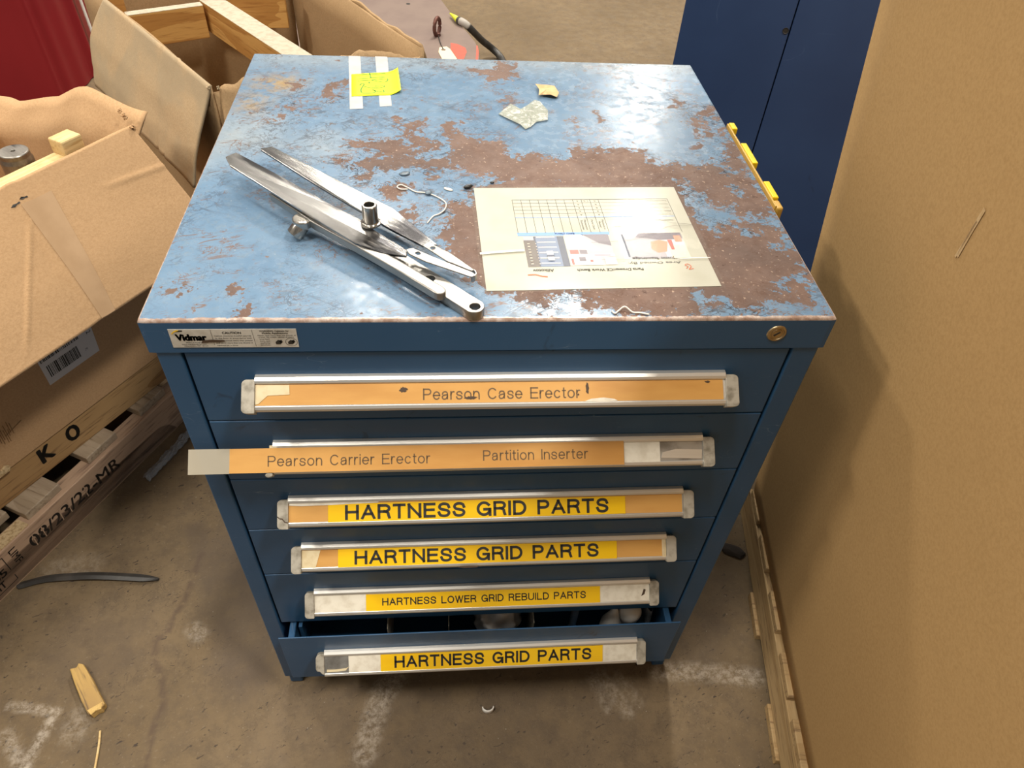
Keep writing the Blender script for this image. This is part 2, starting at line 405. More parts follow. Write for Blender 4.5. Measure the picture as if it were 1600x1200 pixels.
INKF = plain('faded_ink', (0.11, 0.06, 0.02), 0.5)
INKG = plain('grey_print', (0.07, 0.07, 0.065), 0.6)
WHITEPAP = coated('cream_paper', (0.50, 0.495, 0.415), 0.6, 0, (0.455, 0.445, 0.355), 14)
def clear(name, col=(0.95, 0.94, 0.88), rough=0.08, alpha=0.2):
    t = NT(name); t.p.inputs['Alpha'].default_value = alpha
    t.bump(t.noise(30, 4), 0.08, 0.002)
    return t.out(col, rough, spec=0.6)
LAM = clear('laminate_film', (0.60, 0.59, 0.50), 0.10, 0.05)
CLEAR = clear('yellowed_clear_strip', (0.50, 0.455, 0.36), 0.15, 0.60)
PLASTICBAG = clear('clear_plastic_wrap', (0.42, 0.44, 0.47), 0.10, 0.38)
SILVER = plain('silver_label', (0.62, 0.61, 0.57), 0.35, 0.2, (0.48, 0.46, 0.41), 50)
BROWNSTAIN = plain('brown_stain', (0.06, 0.035, 0.02), 0.7)
BRASS = plain('tarnished_lock_metal', (0.46, 0.37, 0.23), 0.32, 0.9, (0.34, 0.26, 0.15), 120)
NEON = plain('fluorescent_yellow_paper', (0.80, 0.93, 0.004), 0.6, 0, (0.74, 0.88, 0.004), 20)
GREENINK = plain('green_pen_ink', (0.05, 0.24, 0.012), 0.6)
TAPE = plain('masking_tape', (0.46, 0.46, 0.46), 0.45, 0, (0.38, 0.38, 0.385), 40)
def m_steel(name, c1, c2, rough, streak=0.0):
    t = NT(name)
    c = t.mix(t.ramp(t.noise(30, 5, 0.6, 0.3, v=t.map((0.3, 2, 1), (0, 0, -0.70))), 0.35, 0.65), c1, c2)
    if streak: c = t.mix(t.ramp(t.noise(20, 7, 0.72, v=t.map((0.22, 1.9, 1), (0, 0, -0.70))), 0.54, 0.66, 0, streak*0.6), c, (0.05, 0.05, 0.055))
    if streak:          # dark ceiling reflections painted along the blades, together with oily smears
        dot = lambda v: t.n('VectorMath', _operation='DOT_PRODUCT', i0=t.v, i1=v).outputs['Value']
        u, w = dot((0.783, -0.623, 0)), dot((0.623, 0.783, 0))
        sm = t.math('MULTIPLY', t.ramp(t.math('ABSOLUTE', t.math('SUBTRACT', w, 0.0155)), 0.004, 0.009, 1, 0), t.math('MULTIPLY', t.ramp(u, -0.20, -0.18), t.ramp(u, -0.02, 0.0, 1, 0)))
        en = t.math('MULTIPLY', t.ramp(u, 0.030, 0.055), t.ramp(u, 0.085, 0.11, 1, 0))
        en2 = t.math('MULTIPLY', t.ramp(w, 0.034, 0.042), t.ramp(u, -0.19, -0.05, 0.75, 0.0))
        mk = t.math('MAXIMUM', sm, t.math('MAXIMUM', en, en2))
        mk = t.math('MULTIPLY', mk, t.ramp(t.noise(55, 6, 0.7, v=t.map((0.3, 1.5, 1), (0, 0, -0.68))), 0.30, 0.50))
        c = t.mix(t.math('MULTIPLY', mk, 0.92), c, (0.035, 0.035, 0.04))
    t.bump(t.noise(90, 4, v=t.map((0.15, 3, 1), (0, 0, -0.70))), 0.10, 0.001)
    return t.out(c, rough, 0.95)
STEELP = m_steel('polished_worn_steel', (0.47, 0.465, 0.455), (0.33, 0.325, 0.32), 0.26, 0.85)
STEELB = m_steel('machined_bar_steel', (0.37, 0.355, 0.33), (0.28, 0.27, 0.25), 0.36)
STEELT = m_steel('turned_steel', (0.44, 0.42, 0.385), (0.34, 0.32, 0.29), 0.22)
BLACKHOLE = plain('dark_bore', (0.02, 0.018, 0.016), 0.6)
KRAFT_R = kraft('kraft_gaylord', (0.50, 0.318, 0.138), (0.435, 0.270, 0.112), wrink=0.06)
KRAFT_L = kraft('kraft_carton', (0.50, 0.318, 0.170), (0.43, 0.265, 0.135), wrink=0.14)
KRAFT_D = kraft('dusty_carton', (0.46, 0.335, 0.20), (0.40, 0.285, 0.165), (0.375, 0.288, 0.182), thr=(0.40, 0.58), wrink=0.2)
KRAFT_I = kraft('kraft_inside', (0.40, 0.265, 0.14), (0.33, 0.215, 0.11), wrink=0.2)
KTAPE = plain('brown_packing_tape', (0.46, 0.30, 0.17), 0.35, 0, (0.42, 0.27, 0.15), 20, bump=0.2, bscale=40)
PINE = wood('fresh_pine', (0.72, 0.54, 0.27), (0.64, 0.45, 0.20), (0.48, 0.30, 0.11), knots=False)
PLYAMBER = wood('amber_fir_plank', (0.58, 0.33, 0.10), (0.42, 0.205, 0.05), (0.33, 0.15, 0.035), rings=6, knots=False)
BASEBOARD = wood('brown_skid_board', (0.46, 0.29, 0.13), (0.33, 0.185, 0.07), (0.15, 0.08, 0.035), rings=6)
PALLET = wood('pinkish_pallet_stringer', (0.50, 0.345, 0.235), (0.43, 0.285, 0.19), (0.22, 0.14, 0.10), rings=5, knots=False)
DECK = wood('weathered_deck_board', (0.44, 0.35, 0.25), (0.36, 0.28, 0.19), (0.20, 0.14, 0.09), rings=7, grime=(0.36, 0.28, 0.20))
PALLET_R = wood('tan_pallet_wood', (0.48, 0.33, 0.16), (0.40, 0.26, 0.115), (0.19, 0.11, 0.05), rings=5)
ENDGRAIN = plain('rough_end_grain', (0.60, 0.46, 0.27), 0.8, 0, (0.36, 0.24, 0.11), 160, bump=0.4)
DUSTYTOP = plain('dust_covered_wood', (0.45, 0.40, 0.31), 0.9, 0, (0.37, 0.32, 0.24), 60)
def m_red():
    t = NT('red_vinyl_cover')
    c = t.mix(t.ramp(t.noise(2.5, 4), 0.3, 0.7), (0.19, 0.007, 0.012), (0.23, 0.010, 0.016))
    return t.out(c, 0.42, spec=0.4)
RED = m_red()
WHITESTRAP = plain('white_webbing', (0.66, 0.62, 0.58), 0.7)
MAUVE = plain('mauve_primer_plate', (0.21, 0.155, 0.130), 0.5, 0.1, (0.18, 0.13, 0.112), 8, bump=0.05)
RUSTST = plain('rusty_steel', (0.15, 0.06, 0.045), 0.6, 0.4, (0.09, 0.04, 0.03), 80)
ORANGEPAINT = plain('orange_red_paint', (0.50, 0.10, 0.065), 0.5, 0, (0.40, 0.09, 0.06), 50)
TAGCARD = plain('manila_tag', (0.72, 0.62, 0.42), 0.7)
BLACKRUB = plain('black_rubber', (0.030, 0.028, 0.026), 0.45, 0, (0.055, 0.05, 0.045), 40)
GREYWRAP = plain('grey_hose_wrap', (0.36, 0.33, 0.29), 0.6)
LEVELY = plain('level_yellow', (0.82, 0.56, 0.004), 0.4)
LEVELT = plain('level_tan_face', (0.52, 0.32, 0.06), 0.5)
VIAL = clear('level_vial', (0.22, 0.26, 0.28), 0.05, 0.35)
LABELW = plain('white_shipping_label', (0.60, 0.59, 0.59), 0.45)
WHITEPL = plain('white_plastic', (0.70, 0.68, 0.64), 0.4)
SCRAPC = plain('tan_paper_scrap', (0.64, 0.45, 0.24), 0.8, 0, (0.52, 0.34, 0.16), 70)
STRINGM = plain('white_string', (0.70, 0.66, 0.60), 0.9)
STONE = plain('grey_blue_flake', (0.16, 0.22, 0.28), 0.4, 0, (0.07, 0.09, 0.11), 90)
BLACKPL = plain('black_plastic_bit', (0.012, 0.012, 0.012), 0.4)

def m_floor():
    t = NT('stained_concrete')
    chalk, dark, crack = t.attr('chalk'), t.attr('dark'), t.attr('crack')
    c = t.mix(t.ramp(t.noise(2.2, 6, 0.6), 0.3, 0.7), (0.144, 0.102, 0.058), (0.195, 0.141, 0.083))
    c = t.mix(t.ramp(t.noise(22, 8, 0.75), 0.40, 0.68, 0, 0.75), c, (0.115, 0.085, 0.056))
    c = t.mix(t.ramp(t.noise(120, 4, 0.7), 0.56, 0.74, 0, 0.6), c, (0.235, 0.185, 0.125))
    v = t.n('VectorMath', _operation='ADD', i0=t.v, i1=t.n('TexNoise', Vector=t.v, Scale=30.0, Detail=2).outputs['Color']).outputs[0]
    ch = t.ramp(t.vor(30, v=t.map((1, 1.7, 1), (0, 0, 0.5), v=v)), 0.05, 0.11, 1, 0)
    ch = t.math('MULTIPLY', ch, t.ramp(t.noise(9, 3), 0.52, 0.60))
    c = t.mix(ch, c, (0.065, 0.05, 0.04))
    pit = t.math('MULTIPLY', t.ramp(t.noise(85, 5, 0.6, 0.6, v=t.map((0.7, 1.6, 1), (0, 0, 0.5))), 0.625, 0.665), t.ramp(t.noise(7, 3), 0.36, 0.52))
    c = t.mix(pit, c, (0.060, 0.046, 0.036))
    c = t.mix(t.math('MULTIPLY', t.line(t.noise(26, 5, 0.65, 1.0), 0.012), t.ramp(t.noise(8, 3), 0.5, 0.6, 0, 0.55)), c, (0.075, 0.055, 0.04))
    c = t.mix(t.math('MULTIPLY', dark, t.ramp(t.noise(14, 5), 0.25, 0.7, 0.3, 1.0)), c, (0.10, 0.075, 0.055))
    w = t.math('MULTIPLY', chalk, t.ramp(t.noise(75, 8, 0.8), 0.38, 0.64))
    c = t.mix(w, c, (0.62, 0.55, 0.46))
    ws = t.math('MULTIPLY', t.ramp(t.vor(55), 0.02, 0.055, 1, 0), t.ramp(t.noise(6, 3), 0.50, 0.6))
    c = t.mix(ws, c, (0.52, 0.47, 0.40))
    c = t.mix(t.math('MULTIPLY', crack, t.ramp(t.noise(40, 5), 0.35, 0.55)), c, (0.10, 0.07, 0.05))
    t.bump(t.noise(130, 6, 0.7), 0.3, 0.003)
    return t.out(c, t.ramp(t.noise(18, 5), 0.3, 0.7, 0.55, 0.8), spec=0.18)
FLOOR = m_floor()
# wear outlines on the cabinet top, in metres from its front left corner
RUST_P = [[(0.359,0.654),(0.39,0.651),(0.406,0.654),(0.417,0.682),(0.442,0.681),(0.447,0.644),(0.427,0.612),(0.398,0.605),(0.397,0.625),(0.37,0.634)],[(0.317,0.455),(0.333,0.46),(0.343,0.424),(0.34,0.41),(0.38,0.403),(0.412,0.404),(0.414,0.361),(0.432,0.354),(0.451,0.362),(0.465,0.349),(0.499,0.356),(0.505,0.377),(0.538,0.382),(0.571,0.383),(0.604,0.384),(0.618,0.38),(0.617,0.354),(0.646,0.338),(0.671,0.335),(0.694,0.345),(0.717,0.349),(0.738,0.38),(0.761,0.385),(0.76,0.327),(0.76,0.199),(0.761,0.094),(0.762,0.007),(0.76,0.002),(0.536,0.002),(0.365,0.001),(0.358,0.031),(0.353,0.066),(0.335,0.078),(0.318,0.122),(0.317,0.155),(0.326,0.198),(0.324,0.24),(0.354,0.231),(0.358,0.259),(0.382,0.284),(0.384,0.305),(0.349,0.312),(0.333,0.319),(0.317,0.315),(0.311,0.294),(0.303,0.291),(0.297,0.332),(0.301,0.348),(0.332,0.358),(0.327,0.402),(0.317,0.439)],[(0.234,0.396),(0.267,0.399),(0.275,0.407),(0.287,0.404),(0.317,0.392),(0.317,0.371),(0.286,0.37),(0.276,0.353),(0.237,0.336),(0.213,0.369),(0.215,0.407)],[(0.187,0.395),(0.201,0.399),(0.197,0.38),(0.188,0.378)],[(0.172,0.339),(0.21,0.34),(0.226,0.351),(0.254,0.345),(0.297,0.343),(0.308,0.322),(0.255,0.32),(0.235,0.311),(0.213,0.289),(0.206,0.292),(0.204,0.324),(0.185,0.329)],[(0.245,0.469),(0.26,0.453),(0.281,0.454),(0.291,0.463),(0.282,0.412),(0.316,0.386),(0.285,0.366),(0.269,0.411),(0.255,0.44)],[(0.13,0.566),(0.134,0.59),(0.147,0.596),(0.164,0.592),(0.166,0.573),(0.15,0.562),(0.15,0.53),(0.141,0.516),(0.134,0.552)],[(0.719,0.496),(0.734,0.481),(0.758,0.491),(0.761,0.478),(0.726,0.47),(0.71,0.442),(0.708,0.469)],[(0.742,0.531),(0.762,0.523),(0.758,0.502),(0.731,0.505)],[(0.698,0.55),(0.714,0.546),(0.708,0.53),(0.695,0.524)],[(0.414,0.539),(0.434,0.554),(0.437,0.533)],[(0.522,0.483),(0.527,0.453),(0.517,0.449)],[(0.562,0.498),(0.573,0.494),(0.564,0.478)],[(0.724,0.47),(0.725,0.434),(0.72,0.442)],[(0.704,0.421),(0.705,0.401),(0.695,0.393)],[(0.076,0.587),(0.091,0.602),(0.094,0.564),(0.082,0.547)],[(0.078,0.496),(0.096,0.497),(0.095,0.488),(0.08,0.489)],[(0.063,0.48),(0.078,0.474),(0.072,0.464)],[(0.102,0.027),(0.107,0.027),(0.112,0.004),(0.105,0.004)],[(0.082,0.052),(0.093,0.05),(0.086,0.043)],[(0.022,0.052),(0.026,0.052),(0.026,0.045),(0.022,0.046)],[(0.24,0.273),(0.261,0.282),(0.275,0.258),(0.259,0.226),(0.242,0.241)],[(0.26,0.211),(0.284,0.219),(0.281,0.19),(0.262,0.189)],[(0.751,0.445),(0.762,0.405),(0.758,0.375),(0.742,0.382)]]
BLUE_P = [[(0.639,0.299),(0.661,0.296),(0.664,0.272),(0.672,0.258),(0.686,0.266),(0.674,0.237),(0.71,0.231),(0.702,0.197),(0.692,0.182),(0.676,0.185),(0.665,0.158),(0.653,0.176),(0.643,0.204),(0.647,0.272)],[(0.723,0.216),(0.746,0.198),(0.743,0.185),(0.718,0.194)],[(0.707,0.173),(0.728,0.171),(0.725,0.159),(0.705,0.162)],[(0.729,0.142),(0.744,0.137),(0.738,0.123),(0.732,0.126)],[(0.707,0.064),(0.725,0.061),(0.719,0.044),(0.703,0.046)],[(0.724,0.076),(0.752,0.078),(0.748,0.068),(0.721,0.068)],[(0.685,0.032),(0.718,0.028),(0.734,0.023),(0.727,0.009),(0.71,0.003),(0.681,0.007)],[(0.755,0.051),(0.76,0.042),(0.754,0.009),(0.737,0.007),(0.741,0.023)],[(0.613,0.021),(0.643,0.019),(0.668,0.012),(0.662,0.005),(0.625,0.008)],[(0.625,0.042),(0.646,0.035),(0.643,0.026),(0.624,0.028)],[(0.609,0.054),(0.62,0.051),(0.61,0.032),(0.606,0.035)],[(0.358,0.047),(0.398,0.042),(0.414,0.031),(0.429,0.026),(0.428,0.012),(0.406,0.004),(0.367,0.004),(0.363,0.022)],[(0.437,0.042),(0.475,0.047),(0.471,0.006),(0.45,0.004),(0.434,0.012)],[(0.48,0.031),(0.493,0.026),(0.49,0.016),(0.48,0.018)],[(0.492,0.012),(0.505,0.014),(0.503,0.004),(0.492,0.004)],[(0.722,0.34),(0.741,0.334),(0.735,0.319),(0.719,0.322)],[(0.717,0.28),(0.737,0.27),(0.728,0.257),(0.714,0.263)]]
GRIME_P = [[(0.02,0.594),(0.046,0.607),(0.07,0.606),(0.09,0.598),(0.088,0.564),(0.056,0.544),(0.022,0.56)],[(0.011,0.532),(0.049,0.534),(0.039,0.479),(0.014,0.489)]]
DUST_P = [[(-0.028,0.445),(0.063,0.449),(0.082,0.382),(0.018,0.352),(-0.017,0.316)],[(0.117,0.388),(0.152,0.401),(0.157,0.367),(0.126,0.355)],[(0.029,0.694),(0.758,0.698),(0.758,0.673),(0.028,0.668)]]
GLOSS_P = [[(0.623,0.692),(0.717,0.644),(0.684,0.453),(0.624,0.362),(0.582,0.449)]]
# ------------------------------------------------------------------ distances used for wear maps
def sd_poly(P, X, Y):
    d = np.full(X.shape, 1e9); ins = np.zeros(X.shape, bool); n = len(P)
    for i in range(n):
        ax, ay = P[i]; bx, by = P[(i+1) % n]
        ex, ey = bx-ax, by-ay; L = ex*ex+ey*ey+1e-12
        t = np.clip(((X-ax)*ex+(Y-ay)*ey)/L, 0, 1)
        d = np.minimum(d, np.hypot(X-ax-t*ex, Y-ay-t*ey))
        c = ((ay > Y) != (by > Y)) & (X < (bx-ax)*(Y-ay)/((by-ay) if abs(by-ay) > 1e-9 else 1e-9)+ax)
        ins ^= c
    return np.where(ins, d, -d)
def d_line(P, X, Y):
    d = np.full(X.shape, 1e9)
    for (ax, ay), (bx, by) in zip(P, P[1:]):
        ex, ey = bx-ax, by-ay; L = ex*ex+ey*ey+1e-12
        t = np.clip(((X-ax)*ex+(Y-ay)*ey)/L, 0, 1)
        d = np.minimum(d, np.hypot(X-ax-t*ex, Y-ay-t*ey))
    return d
def add_attr(me, name, vals):
    a = me.attributes.new(name, 'FLOAT', 'POINT'); a.data.foreach_set('value', np.asarray(vals, np.float32))
def grid_mesh(name, xs, ys, z, mat):
    nx, ny = len(xs), len(ys)
    vs = [(x, y, z) for y in ys for x in xs]
    fs = [(j*nx+i, j*nx+i+1, (j+1)*nx+i+1, (j+1)*nx+i) for j in range(ny-1) for i in range(nx-1)]
    me = bpy.data.meshes.new(name); me.from_pydata(vs, [], fs); me.materials.append(mat)
    return me

# ------------------------------------------------------------------ floor
def axis(lo, hi, f0, f1, fine, coarse):
    a = list(np.arange(lo, f0, coarse)) + list(np.arange(f0, f1, fine)) + list(np.arange(f1, hi + coarse, coarse)); return a
fx, fy = axis(-7, 7, -0.75, 1.25, 0.007, 0.5), axis(-4, 12, -0.35, 0.5, 0.007, 0.5)
me = grid_mesh('floor', fx, fy, 0.0, FLOOR)
X, Y = np.meshgrid(fx, fy); X = X.ravel(); Y = Y.ravel()
chalk = np.zeros(X.shape); dark = np.zeros(X.shape)
for P, w, s in (([(-0.50,-0.017),(-0.411,-0.032)],0.006,1.0), ([(-0.418,-0.047),(-0.434,-0.135)],0.007,1.0), ([(-0.489,-0.07),(-0.44,-0.123),(-0.42,-0.2)],0.009,0.8),
                ([(0.161,-0.135),(0.185,-0.03),(0.21,0.0)],0.016,0.75), ([(0.741,-0.008),(0.858,-0.018),(0.935,-0.03)],0.014,0.8),
                ([(0.622,-0.012),(0.662,-0.085)],0.010,0.6), ([(0.60,-0.012),(0.625,-0.08)],0.006,0.5), ([(0.655,-0.012),(0.69,-0.07)],0.006,0.5),
                ([(-0.20,0.12),(-0.185,0.11)],0.012,0.7), ([(-0.36,-0.03),(-0.37,-0.07)],0.018,0.45), ([(-0.52,0.27),(-0.45,0.28)],0.02,0.35)):
    chalk = np.maximum(chalk, 0.52*s*np.clip(1.8-d_line(P, X, Y)/w*0.9, 0, 1)**1.5)
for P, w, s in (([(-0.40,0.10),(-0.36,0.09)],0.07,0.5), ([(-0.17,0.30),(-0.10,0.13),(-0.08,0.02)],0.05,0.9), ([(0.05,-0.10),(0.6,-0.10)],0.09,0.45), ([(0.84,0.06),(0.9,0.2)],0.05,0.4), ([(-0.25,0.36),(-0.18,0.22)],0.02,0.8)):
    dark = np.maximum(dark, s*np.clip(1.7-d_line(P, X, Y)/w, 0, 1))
crack = np.clip(1.5-d_line([(-0.222,0.30),(-0.23,0.236),(-0.232,0.19),(-0.245,0.156),(-0.250,0.12),(-0.268,0.101),(-0.263,0.062),(-0.24,0.03),(-0.222,-0.027),(-0.23,-0.08),(-0.222,-0.16)], X, Y)/0.006, 0, 1)*0.8
add_attr(me, 'chalk', chalk); add_attr(me, 'dark', dark); add_attr(me, 'crack', crack)
fo = bpy.data.objects.new('floor', me); COL.objects.link(fo); fo['kind'] = 'structure'

# ------------------------------------------------------------------ tool cabinet
W, D, H = 0.762, 0.698, 0.9298
cab = thing('tool_cabinet', 'blue six-drawer metal tool cabinet with rusted top standing in the middle', 'cabinet', (W/2, D/2, 0))

def make_lid():
    r = 0.003; x0, x1, y0, y1 = -0.0015, W+0.0015, -0.0015, D
    xs = np.linspace(x0+r, x1-r, 230); ys = np.linspace(y0+r, y1-r, 210); nx, ny = len(xs), len(ys)
    V = [(x, y, H) for y in ys for x in xs]
    F = [(j*nx+i, j*nx+i+1, (j+1)*nx+i+1, (j+1)*nx+i) for j in range(ny-1) for i in range(nx-1)]
    loop = [i for i in range(nx)] + [j*nx+nx-1 for j in range(1, ny)] + [(ny-1)*nx+i for i in range(nx-2, -1, -1)] + [j*nx for j in range(ny-2, 0, -1)]
    def outw(x, y):
        ox = -1 if abs(x-xs[0]) < 1e-9 else (1 if abs(x-xs[-1]) < 1e-9 else 0)
        oy = -1 if abs(y-ys[0]) < 1e-9 else (1 if abs(y-ys[-1]) < 1e-9 else 0)
        if ox and oy: return ox*0.80, oy*0.80
        return ox, oy
    rings = [(math.sin(a), math.cos(a)) for a in (PI/6, PI/3, PI/2)]
    prof = [(s*r, H-r+c*r) for s, c in rings] + [(r, 0.8846), (r-0.002, 0.8836), (r-0.014, 0.8836)]
    prev = loop; base = [V[i] for i in loop]; edge_extra = []
    for k, (o, z) in enumerate(prof):
        cur = []
        for (x, y, _) in base:
            ox, oy = outw(x, y); V.append((x+ox*o, y+oy*o, z)); cur.append(len(V)-1)
            edge_extra.append(1.0 if k < 2 else (0.62 if k == 2 else 0.0))
        m = len(loop)
        for i in range(m): F.append((prev[i], cur[i], cur[(i+1) % m], prev[(i+1) % m]))
        prev = cur
    me = bpy.data.meshes.new('lid'); me.from_pydata([(v[0]-W/2, v[1]-D/2, v[2]) for v in V], [], F)
    me.materials.append(TOP); me.materials.append(CAB)
    nb = nx*ny; X = np.array([v[0] for v in V]); Y = np.array([v[1] for v in V]); Z = np.array([v[2] for v in V])
    def att(polys, f):
        a = np.full(X.shape, -1.0)
        for P in polys: a = np.maximum(a, np.clip(0.5+sd_poly(P, X, Y)/f, 0, 1))
        return np.clip(a, 0, 1)
    rust = att(RUST_P, 0.045)
    blue = att(BLUE_P, 0.030)
    rust = np.clip(rust-blue*0.95, 0, 1)
    # rubbed rim along the front and sides
    ef = np.clip(1.15-(Y+0.0015)/0.011, 0, 1); es = np.clip(1-np.minimum(X+0.0015, W+0.0015-X)/0.004, 0, 1)*np.clip(1.05-Y/0.75, 0.1, 1)
    edge = np.maximum(ef, es)*0.78
    edge[nb:] = np.maximum(np.array(edge_extra)*np.clip(1.1-Y[nb:]/0.9, 0.2, 1), 0)
    zero = Z < H-0.0035
    for a in (rust, edge): a[zero] = 0
    g = att(GRIME_P, 0.05); d = att(DUST_P, 0.10); d[zero] = 0; g[zero] = 0
    for nm, a in (('rust', rust), ('edge', edge), ('grime', g), ('dust', d)): add_attr(me, nm, a)
    for p in me.polygons:
        if all(Z[i] <= H-r+1e-6 for i in p.vertices): p.material_index = 1
    o = bpy.data.objects.new('lid', me); COL.objects.link(o); o.parent = cab; WM[o] = WM[cab].copy()
    o['label'] = 'rusty blue top with bare metal rim'
    return o
lid = make_lid()

b = NB()
box(b, 0.0046, 0.0075, 0.004, D-0.003, 0.036, 0.8845)
box(b, W-0.0060, W-0.0030, 0.004, D-0.003, 0.036, 0.8845)
box(b, 0.0046, W-0.003, D-0.006, D-0.003, 0.036, 0.8845)
box(b, 0.0075, W-0.006, 0.02, D-0.006, 0.036, 0.042)
part('body', b, CAB, cab, world=True)
for x0, x1 in ((0.0046, 0.0308), (0.7275, 0.7590)):
    b = box(NB(), x0, x1, 0.0005, 0.030, 0.034, 0.8840); part('corner_post', b, CAB, cab, world=True, bevel=0.002)
b = box(NB(), 0.0308, 0.7275, 0.010, 0.025, 0.040, 0.096); part('kick_rail', b, CAB, cab, world=True)
b = box(NB(), 0.0308, 0.7275, 0.002, 0.024, 0.8815, 0.8838); part('top_rail', b, CAB, cab, world=True)
for x, y in ((0.010, 0.004), (W-0.034, 0.004), (0.010, D-0.04), (W-0.034, D-0.04)):
    b = box(NB(), x, x+0.024, y, y+0.03, 0.0, 0.040); part('foot', b, CAB, cab, world=True, bevel=0.003)

def plane_frame(yo, zt, zb):
    """sloping label plane of a handle: x along it, y up the slope"""
    zn = zt-0.0082; nominal = math.hypot(0.0163, zt-zb-0.0132)
    t = Vector((0, -0.0083+yo, zn-0.0052)); bt = Vector((0, -0.0288+yo, zb+0.0080))
    F = basis(bt, (1, 0, 0), t-bt); k = (t-bt).length/nominal
    return F @ Matrix.Diagonal((1, k, 1, 1)), nominal
def rrect(x0, x1, y0, y1, rl, rr, n=6):
    P = []
    for cx, cy, r, a0 in ((x1-rr, y1-rr, rr, 0), (x0+rl, y1-rl, rl, 90), (x0+rl, y0+rl, rl, 180), (x1-rr, y0+rr, rr, 270)):
        for k in range(n+1):
            a = math.radians(a0+90*k/n); P.append((cx+r*math.cos(a), cy+r*math.sin(a)))
    return P

def make_drawer(z0, z1, zt, zb, yo=0.0, caps=('ok', 'ok'), rail_label=None):
    b = box(NB(), 0.0338, 0.7245, 0.0015+yo, (0.018 if yo == 0 else 0.0040)+yo, z0, z1)
    dr = part('drawer', b, CAB, cab, world=True, bevel=0.0016 if yo == 0 else 0.0008)
    zn = zt-0.0082
    prof = [(0, zn+0.0012), (-0.0050, zn+0.0010), (-0.0088, zn-0.0010), (-0.0103, zn-0.0040), (-0.0098, zn-0.0054), (-0.0078, zn-0.0060),
            (-0.0273, zb+0.0082), (-0.0300, zb+0.0078), (-0.0318, zb+0.0045), (-0.0312, zb+0.0002), (-0.0280, zb-0.0012), (-0.0240, zb-0.0005), (-0.0085, zb+0.010), (0, zb+0.012)]
    Mx = Matrix(((0, 0, 1, 0), (1, 0, 0, 0.0015+yo), (0, 1, 0, 0), (0, 0, 0, 1)))
    h = part('handle', prism(NB(), prof, 0.1035, 0.6545, Mx), ALU, dr, world=True, bevel=0.0007)
    F, L = plane_frame(yo, zt, zb)
    for side, st in zip((0, 1), caps):
        if st == 'none': continue
        if side == 0:
            P = rrect(0.0893, 0.1040, -0.0085, L+0.0060, 0.0060, 0.0008)
            if st == 'broken': P = [(0.1040, -0.002), (0.1040, L+0.006), (0.097, L+0.006), (0.0915, L+0.003), (0.0895, L-0.003), (0.0893, 0.011), (0.0915, 0.0065), (0.096, 0.006), (0.0995, 0.0015)]
            if st == 'stub': P = [(0.1040, -0.009), (0.1040, -0.004), (0.0975, -0.0035), (0.0945, -0.006), (0.0955, -0.009), (0.0985, -0.0105)]
        else:
            P = rrect(0.6540, 0.6695, -0.0085, L+0.0060, 0.0008, 0.0060)
        part('end_cap', prism(NB(), P, -0.012, 0.0016, F), CAP, dr, world=True, bevel=0.0015, segs=3)
        if st == 'cracked':
            bb = prism(NB(), [(0.0895, 0.012), (0.093, 0.009), (0.0965, 0.0085), (0.1000, 0.0035), (0.1035, 0.0025), (0.1035, 0.0010), (0.0995, 0.0018), (0.0960, 0.0068), (0.0925, 0.0075), (0.0895, 0.0105)], 0.0012, 0.0019, F)
            part('crack', bb, BROWNSTAIN, dr, world=True)
    return dr, F, L

def strip(dr, F, x0, x1, v0, v1, lift, mat, name='label_strip', skew=0.0, thick=0.0006, poly=None):
    P = poly or [(x0, v0), (x1, v0+skew), (x1, v1+skew), (x0, v1)]
    return part(name, prism(NB(), P, lift, lift+thick, F), mat, dr, world=True)
def lettering(dr, F, s, x0, x1, v, h, lift, mat, weight=0.14, rot=0.0):
    M = F @ T3((x0+x1)/2, v, lift) @ Matrix.Rotation(rot, 4, 'Z')
    return part('lettering', sign(NB(), s, M, h, x1-x0, weight), mat, dr, world=True)

# drawer 1
dr, F, L = make_drawer(0.7690, 0.8810, 0.8543, 0.8168)
strip(dr, F, 0.1042, 0.6510, 0.0002, L-0.0004, -0.0018, AMBER)
strip(dr, F, 0, 0, 0, 0, -0.0011, CREAM, 'tape_piece', poly=[(0.1045, L-0.001), (0.1420, L-0.0015), (0.1425, 0.0155), (0.118, 0.0145), (0.108, 0.004), (0.1045, 0.003)])
lettering(dr, F, 'Pearson Case Erector', 0.2935, 0.4775, 0.0138, 0.0150, -0.0009, INKF, 0.115)
for cx, cy, w, hh in ((0.349, 0.0085, 0.008, 0.0022), (0.486, 0.019, 0.0022, 0.0075), (0.271, 0.020, 0.005, 0.004), (0.475, 0.0108, 0.0012, 0.0015), (0.632, 0.026, 0.004, 0.0015)):
    part('stain', flat(NB(), [(cx+w*math.cos(2*PI*k/18)*(0.6+0.6*random.random()), cy+hh*math.sin(2*PI*k/18)*(0.6+0.6*random.random())) for k in range(18)], -0.0008, F), BROWNSTAIN, dr, world=True)
strip(dr, F, 0, 0, 0, 0, -0.0008, PAPERW, 'torn_patch', poly=[(0.482, 0.0015), (0.49, 0.005), (0.505, 0.0065), (0.518, 0.0045), (0.522, 0.002), (0.51, 0.0008)])
